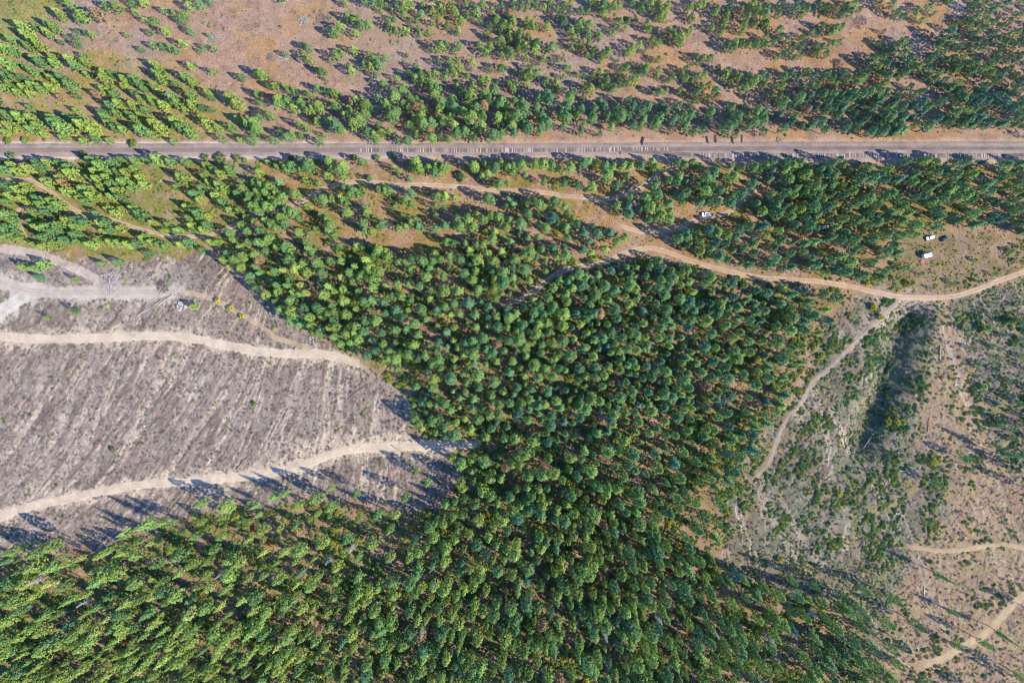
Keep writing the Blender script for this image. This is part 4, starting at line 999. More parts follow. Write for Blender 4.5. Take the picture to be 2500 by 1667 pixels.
for x, y, r in [(662, 1328, 2.3), (769, 1443, 2.2), (797, 1415, 2.1), (718, 1292, 2.6), (309, 1564, 2.2), (351, 1628, 3.0), (623, 1292, 2.5), (107, 1595, 2.6), (269, 1460, 2.0), (281, 1569, 2.0), (1253, 1652, 3.0), (1340, 1440, 2.0), (1640, 1395, 2.2), (1700, 1290, 2.6), (1840, 1440, 2.4)]:
    BUSHES.append((x, y, r, r * 0.9, tr_.uniform(0.93, 1.0)))

# ------------------------------------------------------------------ setting the plants out
def scatter_object(name, label, pts, rot, scl, idx, tint, coll, cat=None):
    """many small plants as one object: a point for each, a shape set on every point"""
    me = bpy.data.meshes.new(name)
    n = len(pts)
    me.vertices.add(n); me.vertices.foreach_set('co', np.asarray(pts, np.float32).ravel())
    def at(nm, typ, arr, key):
        a = me.attributes.new(nm, typ, 'POINT'); a.data.foreach_set(key, np.ascontiguousarray(arr).ravel())
    at('turn', 'FLOAT_VECTOR', np.asarray(rot, np.float32), 'vector')
    at('size', 'FLOAT_VECTOR', np.asarray(scl, np.float32), 'vector')
    at('shape', 'INT', np.asarray(idx, np.int32), 'value')
    at('tint', 'FLOAT', np.asarray(tint, np.float32), 'value')
    o = bpy.data.objects.new(name, me)
    ng = bpy.data.node_groups.new(name, 'GeometryNodeTree')
    ng.interface.new_socket('Geometry', in_out='INPUT', socket_type='NodeSocketGeometry')
    ng.interface.new_socket('Geometry', in_out='OUTPUT', socket_type='NodeSocketGeometry')
    gi = ng.nodes.new('NodeGroupInput'); go = ng.nodes.new('NodeGroupOutput')
    ci = ng.nodes.new('GeometryNodeCollectionInfo')
    ci.inputs['Collection'].default_value = coll
    ci.inputs['Separate Children'].default_value = True
    ci.inputs['Reset Children'].default_value = True
    ip = ng.nodes.new('GeometryNodeInstanceOnPoints'); ip.inputs['Pick Instance'].default_value = True
    def na(nm, typ):
        x = ng.nodes.new('GeometryNodeInputNamedAttribute'); x.data_type = typ; x.inputs['Name'].default_value = nm; return x
    ng.links.new(gi.outputs[0], ip.inputs['Points'])
    ng.links.new(ci.outputs[0], ip.inputs['Instance'])
    ng.links.new(na('shape', 'INT').outputs[0], ip.inputs['Instance Index'])
    er = ng.nodes.new('FunctionNodeEulerToRotation')
    ng.links.new(na('turn', 'FLOAT_VECTOR').outputs[0], er.inputs[0]); ng.links.new(er.outputs[0], ip.inputs['Rotation'])
    ng.links.new(na('size', 'FLOAT_VECTOR').outputs[0], ip.inputs['Scale'])
    ng.links.new(ip.outputs[0], go.inputs[0])
    md = o.modifiers.new('plants', 'NODES'); md.node_group = ng
    link(o)
    return tag(o, label, cat, kind='stuff')


def where(x, y):
    if y < 235: return 'open slope above railway' if x < 2150 else 'grove above railway'
    if y < 352: return 'belt above railway'
    if y < 440: return 'close below railway'
    if x < 545 and y < 640: return 'beside sagging track'
    if 545 <= x and y < 560 and x < 1250: return 'between railway and forest'
    if y < 700 and x >= 1250: return 'between railway and road'
    if x < 1050 and y > 1180: return 'lower forest'
    if x > 2080 and y > 700: return 'shrubby clearing'
    if y > 1100: return 'tall lower forest'
    if x < 1010 and y > 640 and not in_poly(np.array([x]), np.array([y]), CENTRAL)[0]: return 'grey clearing'
    return 'central forest'


def look(kind, r, h, t):
    c = 'blue-green' if t < 0.22 else 'dark green' if t < 0.42 else 'green' if t < 0.6 else 'yellow-green' if t < 0.8 else 'pale green'
    s = {'pine_tree': 'pine', 'young_pine': 'young pine', 'fir_tree': 'fir', 'shrub': 'shrub'}[kind]
    return c + ' ' + s


ONES = 'zero one two three four five six seven eight nine ten eleven twelve thirteen fourteen fifteen sixteen seventeen eighteen nineteen'.split()
TENS = ['', '', 'twenty', 'thirty', 'forty', 'fifty', 'sixty', 'seventy', 'eighty', 'ninety']


def num(n):
    n = int(n)
    if n >= 100: return 'hundred'
    return ONES[n] if n < 20 else TENS[n // 10] + ('-' + ONES[n % 10] if n % 10 else '')


def pos_words(x, y):
    return num(round(x / 25.0)) + ' percent across, ' + num(round(y / 16.67)) + ' percent down the photo'


prng = random.Random(5)
used_cells = set()
for kind, group, mass_name, mass_label in [
        (FIR, 'broad firs at the edge of the photo beside the railway', 'fir_stand', 'thin scatter of remaining small firs'),
        (YOUNG, 'young pines standing singly on open ground', 'young_pine_wood', 'the many smaller young pines scattered on the open ground'),
        (PINE, 'pines of the forest', 'pine_forest', 'the dense mass of pines filling the forest between clearings and railway')]:
    A = np.array(kind.plants)
    x, y, r, h, t = A.T
    k = (FLY - 0.6 * h) / FLY * S
    X, Y = (x - 1250) * k, (833.5 - y) * k
    Z = terrain_z(X, Y)
    ft = t * 0.8
    ft = np.where(rng.random(len(t)) < 0.012, 1.0, ft)
    show = (x > 6) & (x < 2494) & (y > 6) & (y < 1661)
    size = r * h * show
    order = np.argsort(-size)
    single = []
    for i in order:
        if len(single) >= 300 or not show[i]:
            break
        cell = (round(x[i] / 25.0), round(y[i] / 16.67))
        if cell in used_cells:
            continue
        used_cells.add(cell); single.append(i)
    sset = set(single)
    nv = len(kind.crowns)
    rest = []
    for i in range(len(A)):
        sr = r[i] / kind.ref_r; sh = h[i] / kind.ref_h
        va = prng.randrange(nv); rz = prng.uniform(0, 6.283)
        lean = (prng.gauss(0, .025), prng.gauss(0, .025))
        if i in sset:
            o = empty(kind.name, (X[i], Y[i], Z[i]), rz)
            o.rotation_euler = (lean[0], lean[1], rz)
            o.scale = (sr, sr, sh)
            tag(o, look(kind.name, r[i], h[i], t[i]) + ', ' + where(x[i], y[i]) + ', ' + pos_words(x[i], y[i]), {'pine_tree': 'pine tree', 'young_pine': 'young pine', 'fir_tree': 'fir tree'}[kind.name], group)
            c = bpy.data.objects.new('crown', kind.crowns[va]); c['tint'] = float(ft[i]); link(c, o)
            link(bpy.data.objects.new('trunk', kind.trunks[va]), o)
        else:
            rest.append((X[i], Y[i], Z[i], lean[0], lean[1], rz, sr, sh, va, ft[i]))
    if rest:
        Q = np.array(rest)
        scatter_object(mass_name, mass_label, Q[:, :3], Q[:, 3:6], Q[:, [6, 6, 7]], Q[:, 8], Q[:, 9], kind.coll)
    print(kind.name, len(A), len(single), len(rest))

for j, (x, y, r, h, t) in enumerate(BUSHES):
    X, Y = px2w(x, y, h * 0.5)
    o = bpy.data.objects.new('shrub', SHRUB.crowns[j % len(SHRUB.crowns)])
    o.location = (X, Y, float(terrain_z(X, Y)))
    o.rotation_euler = (0, 0, prng.uniform(0, 6.28))
    o.scale = (r / SHRUB.ref_r, r / SHRUB.ref_r, h / SHRUB.ref_h)
    o['tint'] = t
    look_ = 'autumn-red' if t > 0.9 else 'golden yellow' if t > 0.6 else 'round dark green'
    wh = where(x, y) if not 352 < y < 400 else 'at railway edge'
    tag(link(o), look_ + ' shrub, ' + wh + ', ' + pos_words(x, y), 'shrub', {'a': 'autumn-red shrubs', 'g': 'golden shrubs', 'r': 'round dark bushes'}[look_[0]])

# ---- dead grey pines among the living
for j, (x, y, h) in enumerate([(1478, 1550, 22), (802, 1367, 19), (858, 1339, 17), (84, 1420, 20), (207, 1468, 18), (1032, 1544, 20), (710, 1555, 17), (1610, 1510, 20), (1300, 1385, 18), (1880, 1560, 19), (1985, 1500, 18), (1560, 990, 14), (1745, 1545, 20), (540, 1400, 17), (2060, 1560, 19)]):
    X, Y = px2w(x, y, h * .6)
    root = empty('dead_pine', (X, Y, float(terrain_z(X, Y))), prng.uniform(0, 6))
    tag(root, 'bare grey dead pine, %s, %s' % (where(x, y), pos_words(x, y)), 'dead tree', 'dead grey pines')
    MB().tube([(0, 0, -.4), (.1, .05, h * .5), (.3, .1, h)], [.26, .2, .03], 6).build('trunk', M_SNAG, root, True)
    b = MB(); r_ = random.Random(700 + j)
    for q_ in range(120):
        t = r_.uniform(.3, .98); a = r_.uniform(0, 6.28); L = (1.15 - t) * 3.6 * r_.uniform(.5, 1)
        p = Vector((.3 * t * t, .1 * t * t, h * t))
        e = p + Vector((math.cos(a) * L, math.sin(a) * L, L * r_.uniform(-.2, .25)))
        b.tube([p, (p + e) / 2 + Vector((0, 0, .12)), e], [.07, .055, .02], 4, False)
        m_ = (p + e) / 2
        b.tube([m_, m_ + Vector((math.cos(a + .8) * L * .45, math.sin(a + .8) * L * .45, r_.uniform(-.2, .2)))], [.045, .015], 3, False)
    b.build('branches', M_SNAG, root)['kind'] = 'stuff'

# ---- undergrowth: low shrubs and saplings nobody could count
q = np.random.default_rng(77)
n = 170000
X = q.uniform(-320, 320, n); Y = q.uniform(-218, 218, n)
x, y = unmap(X, Y)
rd = road_dist(X, Y); rl = rail_dist(X, Y)
n1 = fbm(X / 12, Y / 12, 4, 110); n2 = fbm(X / 4, Y / 4, 3, 111)
wcut, ecut = poly_w(x, y, CUT_W, 10), poly_w(x, y, CUT_E, 12)
dens = 0.10 + 0 * x
dens = np.where(y < 350, 0.05, dens)
dens += 0.4 * poly_w(x, y, SLOPE_NW, 20) + 0.5 * poly_w(x, y, GRASS_NW, 15) + 0.6 * poly_w(x, y, SW_GREEN, 15) + 0.26 * poly_w(x, y, MID, 15) + 1.3 * poly_w(x, y, FLOOR, 12)
dens = dens * (1 - wcut) + 0.04 * wcut + wcut * 0.25 * sstep(0.55, 0.7, n1) * sstep(850, 640, y)
eshrub = 0.75 * sstep(0.40, 0.56, n1) + 0.22
eshrub = eshrub + 1.3 * sstep(120, 30, seg_dist(x, y, SHADE_DIP)) + 0.9 * sstep(2340, 2400, x) * sstep(1160, 1080, y) + 0.9 * sstep(110, 30, seg_dist(x, y, [(1900, 1350), (2020, 1400), (2150, 1440)]))
eshrub = eshrub * (1 - 0.78 * poly_w(x, y, WARM, 30) * (seg_dist(x, y, SHADE_DIP) > 70))
dens = dens * (1 - ecut) + eshrub * ecut
dens = dens + 0.35 * poly_w(x, y, VEHICLE_GLADE, 12)
keep = (q.random(n) < dens * sstep(0.30, 0.62, n2) * 1.1) & (rd > 0.5) & (rl > 5.6) 
X, Y, x, y, ec, n1_, n2_ = X[keep], Y[keep], x[keep], y[keep], ecut[keep], n1[keep], n2[keep]
m = len(X)
sz = q.uniform(0.16, 0.55, m) * (0.85 + 0.35 * ec + 1.1 * poly_w(x, y, FLOOR, 10) * q.random(m)) * (0.7 + 0.8 * sstep(0.45, 0.7, n1_))
tn = np.clip(q.normal(0.28, 0.16, m) + 0.25 * (n2_ > 0.6) - 0.16 * ec - 0.2 * sstep(110, 40, seg_dist(x, y, SHADE_DIP)) - 0.2 * (x > 2370) * (y < 1150) * (y > 720) - 0.06 * poly_w(x, y, FLOOR, 10) + 0.30 * poly_w(x, y, FLOOR, 10) * (q.random(m) < 0.12), 0.0, 0.74)
tn = np.where((q.random(m) < 0.012) & (y > 900), 0.95, tn)
Z = terrain_z(X, Y)
rot = np.stack([q.normal(0, .1, m), q.normal(0, .1, m), q.uniform(0, 6.28, m)], 1)
scatter_object('undergrowth', 'low shrubs and saplings covering forest floor and shrubby clearing', np.stack([X, Y, Z - 0.05], 1), rot, np.stack([sz, sz, sz * q.uniform(0.5, 0.95, m)], 1), q.integers(0, 6, m), tn, SHRUB.coll)
print('undergrowth', m)

# ---- dry brush: low brown tussocks and dead heather over the clearings
M_DRY = leaf_material('dry_brush', [(0.075, 0.055, 0.045), (0.12, 0.095, 0.08), (0.19, 0.155, 0.13), (0.13, 0.12, 0.07)], 0.15, 0.4)
DRY = Kind('tussock', 5, lambda k: (crown_clumps(450 + k, 0.8, 0.9, 0.02, 10, 0.30, 9, 0.13, widest=0.2, topk=0.5, low=0.9), None), 0.9, 0.8, M_DRY, False)
n = 150000
X = q.uniform(-320, 320, n); Y = q.uniform(-218, 218, n)
x, y = unmap(X, Y)
wcut, ecut = poly_w(x, y, CUT_W, 10), poly_w(x, y, CUT_E, 12)
n2 = fbm(X / 3, Y / 3, 3, 140)
keep = (q.random(n) < (0.55 * wcut + 0.42 * ecut + 0.06) * sstep(0.3, 0.65, n2)) & (road_dist(X, Y) > 0.6) & (rail_dist(X, Y) > 5.6)
X, Y = X[keep], Y[keep]; m = len(X)
sz = q.uniform(0.25, 0.95, m)
scatter_object('dry_brush', 'brown tussocks and dead brush dotted over clearings and slopes', np.stack([X, Y, terrain_z(X, Y) - 0.03], 1), np.stack([q.normal(0, .1, m), q.normal(0, .1, m), q.uniform(0, 6.28, m)], 1), np.stack([sz, sz, sz * q.uniform(0.5, 1.1, m)], 1), q.integers(0, 5, m), q.random(m), DRY.coll)
print('dry brush', m)

# ---- logging slash: sticks and broken branches
SLASH = bpy.data.collections.new('slash_shapes')
for k in range(5):
    b = MB(); r_ = random.Random(900 + k)
    for j in range(7):
        a = r_.gauss(0, 0.55) if j < 4 else r_.uniform(0, 6.28)
        L = r_.uniform(0.5, 2.0) if j else 3.4
        cx_, cy_ = r_.uniform(-.9, .9), r_.uniform(-.9, .9)
        d = Vector((math.sin(a), math.cos(a), r_.uniform(-.12, .25)))
        p = Vector((cx_, cy_, r_.uniform(0.05, 0.3)))
        w = r_.uniform(0.04, 0.11)
        b.tube([p - d * L / 2, p + Vector((r_.uniform(-.1, .1), 0, r_.uniform(0, .1))), p + d * L / 2], [w, w * .8, w * .4], 4, False)
    SLASH.objects.link(bpy.data.objects.new('slash_%d' % k, mesh_from('slash', b.v, b.f, [M_LOG if k % 2 else M_GREYWOOD])))
n = 60000
X = q.uniform(-318, 318, n); Y = q.uniform(-216, 216, n)
x, y = unmap(X, Y)
wcut, ecut = poly_w(x, y, CUT_W, 10), poly_w(x, y, CUT_E, 12)
n2 = fbm(X / 5, Y / 5, 3, 120)
keep = (q.random(n) < (0.42 * wcut + 0.26 * ecut + 0.03 * (y > 600) + 0.015) * (0.35 + 1.1 * n2)) & (road_dist(X, Y) > 0.8) & (rail_dist(X, Y) > 6)
X, Y, x, y, wc = X[keep], Y[keep], x[keep], y[keep], wcut[keep]
m = len(X)
a = np.where(wc > 0.5, -np.radians(33 - 27 * sstep(560, 860, x)), np.radians(18)) + q.normal(0, 0.55, m)
sz = q.uniform(0.45, 1.15, m)
scatter_object('logging_slash', 'litter of sticks and broken branches strewn over the clearings', np.stack([X, Y, terrain_z(X, Y) - 0.02], 1), np.stack([q.normal(0, .06, m), q.normal(0, .06, m), a], 1), np.stack([sz, sz, sz], 1), q.integers(0, 5, m), np.zeros(m), SLASH)
print('slash', m)

# ---- fallen logs, and trunk shadows built as logs, one by one: ends on the map, thickness, pale or dark
LOGS = []
def tl(ox, oy, sc, recs):
    for (a, b, c, d, w) in recs:
        LOGS.append((ox + a / sc, oy + b / sc, ox + c / sc, oy + d / sc, w))
tl(0, 800, 3.564, [(1240, 710, 1285, 620, .17), (1310, 480, 1340, 430, .15), (1590, 880, 1592, 1110, .16), (1690, 995, 1760, 975, .15), (2050, 1240, 2200, 1085, .2), (2110, 1090, 2150, 960, .17), (190, 1300, 188, 1210, .15), (570, 1170, 620, 1230, .14), (1220, 1180, 1370, 1170, .13), (5, 1010, 40, 960, .15), (1320, 800, 1430, 780, .12), (1870, 850, 1990, 860, .12), (90, 400, 160, 300, .13), (1060, 1010, 1010, 1100, .13)])
tl(620, 800, 3.564, [(830, 610, 985, 500, .17), (1220, 800, 1310, 760, .2), (1150, 360, 1210, 315, .2), (300, 1120, 310, 1170, .15), (700, 1330, 980, 1420, .18), (690, 1250, 870, 1345, .17), (1190, 1020, 1330, 1110, .18), (160, 1470, 260, 1340, .14), (60, 1540, 240, 1450, .15), (1070, 1560, 1120, 1470, .18), (1240, 1290, 1310, 1170, .13), (80, 830, 130, 770, .14)])
tl(1860, 800, 3.564, [(1548, 290, 1556, 145, .2), (1075, 760, 1075, 690, .14), (920, 1065, 1015, 910, .19), (1440, 905, 1455, 770, .17), (1545, 945, 1580, 920, .15), (1190, 1165, 1290, 1155, .18), (960, 1220, 1080, 1195, .16), (1050, 1410, 1100, 1320, .17), (735, 1560, 735, 1340, .16), (330, 1450, 400, 1520, .18), (2130, 790, 2200, 860, .16), (1190, 1245, 1270, 1245, .14), (1750, 1010, 1980, 1075, .15)])  # last one is a tall pine's trunk shadow, built as a log
tl(0, 1227, 3.564, [(410, 885, 600, 690, .14), (530, 990, 740, 850, .22), (1270, 1250, 1410, 1190, .22), (1430, 190, 1480, 60, .14), (1300, 1400, 1370, 1340, .2), (660, 410, 560, 350, .14)])  # last one follows a pine's cast shadow, added here as a log
tl(1860, 1227, 2.036, [(805, 415, 805, 480, .2), (806, 484, 845, 545, .2), (852, 541, 885, 543, .16), (1080, 760, 1085, 720, .14), (660, 760, 735, 820, .15), (1170, 280, 1230, 300, .15)])
tl(1240, 1227, 3.564, [(1820, 660, 1960, 655, .18), (1800, 750, 1860, 668, .17), (180, 800, 185, 760, .18)])
tl(620, 1227, 3.564, [(1090, 700, 1150, 620, .24), (1140, 600, 1145, 380, .18), (280, 1320, 370, 1230, .2), (1440, 880, 1430, 800, .17)])
tl(0, 0, 3.675, [(2, 870, 45, 885, .14), (0, 925, 90, 965, .15), (10, 905, 60, 945, .13)])
DECK = [(512, 722, 700, 560, .22), (560, 690, 760, 545, .24), (600, 668, 800, 530, .2), (700, 620, 905, 480, .25), (745, 575, 930, 452, .26), (775, 590, 945, 462, .22), (780, 545, 955, 440, .24)]
tl(230, 630, 4.978, DECK + [(690, 335, 765, 377, .2)])
deck = 0
ORD = ['topmost', 'second from the top', 'third from the top', 'fourth from the top', 'fifth from the top', 'sixth from the top', 'lowest']
taken = set()
for (x0, y0, x1, y1, w) in LOGS:
    a = px2w(x0, y0); b = px2w(x1, y1)
    L = math.hypot(b[0] - a[0], b[1] - a[1])
    za, zb = float(terrain_z(*a)), float(terrain_z(*b))
    c = ((a[0] + b[0]) / 2, (a[1] + b[1]) / 2)
    zc = max((za + zb) / 2, float(terrain_z(*c))) + w * 0.9
    mb = MB()
    bend = rnd.uniform(-.03, .03) * L
    mb.tube([(-L / 2, 0, za - zc + w), (-L * .2, bend * .7, (za - zc) * .4 + w), (L * .15, bend, (zb - zc) * .3 + w), (L / 2, 0, zb - zc + w)], [w * 1.15, w, w * .85, w * .5], 8)
    for s_ in range(rnd.randint(1, 3)):
        p = rnd.uniform(-.1, .4) * L; sg = rnd.choice((-1, 1)); l2 = rnd.uniform(.4, 1.1)
        mb.tube([(p, bend * .8, w), (p + l2 * .5, sg * l2, w + rnd.uniform(0, .3))], [w * .3, w * .1], 4, False)
    o = mb.build('fallen_log', M_LOG, None, True)
    o.location = (c[0], c[1], zc); o.rotation_euler = (0, 0, math.atan2(b[1] - a[1], b[0] - a[0]))
    mx_, my_ = (x0 + x1) / 2, (y0 + y1) / 2
    len_w = 'long' if L > 11 else 'short' if L < 6 else 'slender'
    heap = 320 < mx_ < 430 and 710 < my_ < 790
    wh = 'in log deck' if heap else 'on grey clearing' if mx_ < 1000 and 600 < my_ < 1240 else 'on shrubby clearing' if mx_ > 1780 else 'at forest edge'
    lab = '%s fallen log %s, %s' % (len_w, wh, pos_words(mx_, my_))
    if heap:
        rank = sorted(range(len(DECK)), key=lambda i: DECK[i][1] + DECK[i][3]).index(deck); deck += 1
        lab = 'pale log in the loose log deck on the landing, ' + ORD[rank]
    elif lab in taken:
        lab = lab.replace('fallen log', 'fallen log with stubs')
    taken.add(lab)
    tag(o, lab, 'log', 'logs of the log deck' if heap else 'fallen logs')


# ---- heaps of grey branches and pale stones
def brush_pile(x, y, r, n, label, seed, mat=None, h=0.5):
    r_ = random.Random(seed); b = MB()
    for j in range(n):
        a = r_.uniform(0, 6.28); d0 = r * math.sqrt(r_.random())
        L = r_.uniform(0.5, 1.2) * r * 0.8; az = r_.uniform(0, 6.28)
        d = Vector((math.cos(az), math.sin(az), r_.uniform(-.35, .35)))
        p = Vector((d0 * math.cos(a), d0 * math.sin(a), 0.1 + h * r * (1 - d0 / r) * r_.random()))
        w = r_.uniform(.05, .13)
        b.tube([p - d * L / 2, p + Vector((0, 0, r_.uniform(0, .15))), p + d * L / 2], [w, w * .8, w * .35], 5, False)
    o = b.build('brush_pile', mat or M_GREYWOOD, None, True)
    X, Y = px2w(x, y); o.location = (X, Y, float(terrain_z(X, Y)) - 0.05)
    return tag(o, label, 'brush pile', 'heaps of dry branches')


brush_pile(270, 692, 6.5, 150, 'widest grey heap of broken branches on the log landing', 1)
brush_pile(360, 684, 2.6, 60, 'small dark heap beside the widest branch heap on the landing', 2, M_LOG)
brush_pile(398, 699, 4.0, 90, 'loose grey branch heap between log deck and landing road', 3)
brush_pile(10, 650, 4.2, 90, 'grey branch heap at the edge of the photo above the landing road', 4)
brush_pile(521, 97, 3.2, 70, 'whitish upright branch heap on the bare slope above the railway', 5)
brush_pile(741, 52, 3.6, 70, 'ring-shaped pale branch heap on the bare slope, thirty percent across the photo', 6, None, 0.2)
brush_pile(790, 50, 4.4, 80, 'sprawling pale branch heap on the bare slope, thirty-two percent across the photo', 7, None, 0.2)
brush_pile(697, 138, 3.0, 60, 'grey branch heap beside a bush on the bare slope, twenty-eight percent across the photo', 8)
brush_pile(660, 142, 2.6, 46, 'small grey branch heap on the bare slope, twenty-six percent across the photo', 9)
brush_pile(2045, 157, 3.2, 80, 'rounded dark and white branch heap on the straw slope above the railway', 10)
brush_pile(2100, 55, 4.0, 60, 'flat pale branch heap in the bare gap near the top of the photo', 11, None, 0.15)
brush_pile(2336, 25, 5.0, 90, 'grey leafless thicket near the upper corner of the photo', 12)
brush_pile(1902, 343, 2.2, 46, 'pale tangle of roots beside the railway, seventy-six percent across the photo', 13)
brush_pile(685, 315, 3.0, 40, 'pale scattered branches in a glade above the railway', 14, None, 0.15)
brush_pile(630, 1230, 5.0, 60, 'sprawl of pale branches at the edge of the lower forest', 15, None, 0.2)


def rock_heap(x, y, r, n, label, seed):
    r_ = random.Random(seed)
    X, Y = px2w(x, y)
    root = empty('rock_heap', (X, Y, float(terrain_z(X, Y))))
    tag(root, label, 'rock heap')
    for j in range(n):
        bm = bmesh.new(); bmesh.ops.create_icosphere(bm, subdivisions=1, radius=1)
        for v in bm.verts:
            v.co *= r_.uniform(0.75, 1.15)
        me = bpy.data.meshes.new('rock'); bm.to_mesh(me); bm.free(); me.materials.append(M_ROCK)
        o = bpy.data.objects.new('rock', me); a = r_.uniform(0, 6.28); d = r * math.sqrt(r_.random()) * .8
        s_ = r * r_.uniform(.07, .2)
        o.location = (d * math.cos(a), d * math.sin(a), s_ * .4 + (r - d) * .15); o.scale = (s_ * r_.uniform(.8, 1.3), s_, s_ * r_.uniform(.5, .8)); o.rotation_euler = (0, 0, r_.uniform(0, 6))
        link(o, root)


rock_heap(445, 748, 3.6, 60, 'bright white stone heap on the log landing', 31)
rock_heap(1020, 438, 1.5, 12, 'small white stone heap beside the upper dirt track', 32)
rock_heap(765, 828, 3.0, 14, 'pale boulders at the meeting of clay road and forest', 33)

# ---- stacks of old sleepers and the switch stand beside the railway
def tie_stack(x, y, rz, n, label):
    X, Y = px2w(x, y)
    root = empty('sleeper_stack', (X, Y, float(terrain_z(X, Y))), R(rz))
    tag(root, label, 'sleeper stack', 'old sleepers stacked beside the railway')
    for j in range(n):
        o = bpy.data.objects.new('old_sleeper', OLD_TIE)
        o.location = ((j % 3 - 1) * 0.34 + rnd.uniform(-.04, .04), rnd.uniform(-.35, .35) + (1.15 if (j // 3) % 2 else -1.15), 0.1 + 0.2 * (j // 6))
        o.rotation_euler = (0, 0, rnd.uniform(-.09, .09))
        link(o, root)


OLD_TIE = mesh_from('old_sleeper', *(lambda b: (b.v, b.f))(MB().box(-0.15, 0.15, -1.25, 1.25, -0.1, 0.1, 0.02)), [M_OLDTIE])
tie_stack(1569, 345, -12, 18, 'darkest leaning stack of old sleepers above the railway switch')
tie_stack(1727, 343, 14, 12, 'dark sleeper stack beside the railway, sixty-nine percent across the photo')
tie_stack(1747, 340, 5, 9, 'small untidy sleeper stack beside the railway, seventy percent across the photo')
tie_stack(1788, 343, 12, 12, 'dark slanting sleeper stack beside the railway, seventy-two percent across the photo')
tie_stack(1811, 340, 0, 6, 'thin sleeper stack beside the railway, seventy-three percent across the photo')
X, Y = px2w(1514, 374)
root = empty('switch_stand', (X, Y, 0.42))
tag(root, 'dark railway switch stand where the second track branches off', 'switch stand')
MB().box(-.35, .35, -1.1, 1.1, -.06, .1, .02).build('base_timber', M_OLDTIE, root)
MB().tube([(0, 0, .1), (0, 0, 1.5)], .07, 8).build('post', M_BLACK, root, True)
MB().box(-.3, .3, -.02, .02, 1.45, 1.8, .01).build('target_blade', M_RED, root)
MB().tube([(0, 0, .5), (0, .7, .35)], .03, 6).build('lever', M_BLACK, root, True)


# ------------------------------------------------------------------ vehicles
def loft(rings):
    """rings of (x, half width, z bottom, z top, top inset): a car body skin"""
    b = MB(); vv = []; ff = []
    for (x, w, z0, z1, ins) in rings:
        c = min(0.12, (z1 - z0) * .35)
        vv += [(x, -w * .94, z0), (x, -w, z0 + c), (x, -w + ins * .4, z1 - c), (x, -w + ins + .05, z1), (x, w - ins - .05, z1), (x, w - ins * .4, z1 - c), (x, w, z0 + c), (x, w * .94, z0)]
    for i in range(len(rings) - 1):
        for k in range(8):
            j = (k + 1) % 8
            ff.append((i * 8 + k, i * 8 + j, i * 8 + 8 + j, i * 8 + 8 + k))
    ff.append(tuple(range(7, -1, -1))); n = len(rings) - 1
    ff.append(tuple(range(n * 8, n * 8 + 8)))
    return b.add(vv, ff)


def wheel(root, x, y, rad=0.37, w=0.24):
    t = MB().tube([(0, -w / 2, 0), (0, -w / 2 + .03, 0), (0, w / 2 - .03, 0), (0, w / 2, 0)], [rad * .88, rad, rad, rad * .88], 18).build('tyre', M_TYRE, None, True)
    wl = empty('wheel', (x, y, rad)); wl.parent = root; t.parent = wl
    MB().tube([(0, -w / 2 - .012, 0), (0, w / 2 + .012, 0)], rad * .6, 14).build('rim', M_RIM, wl, True)


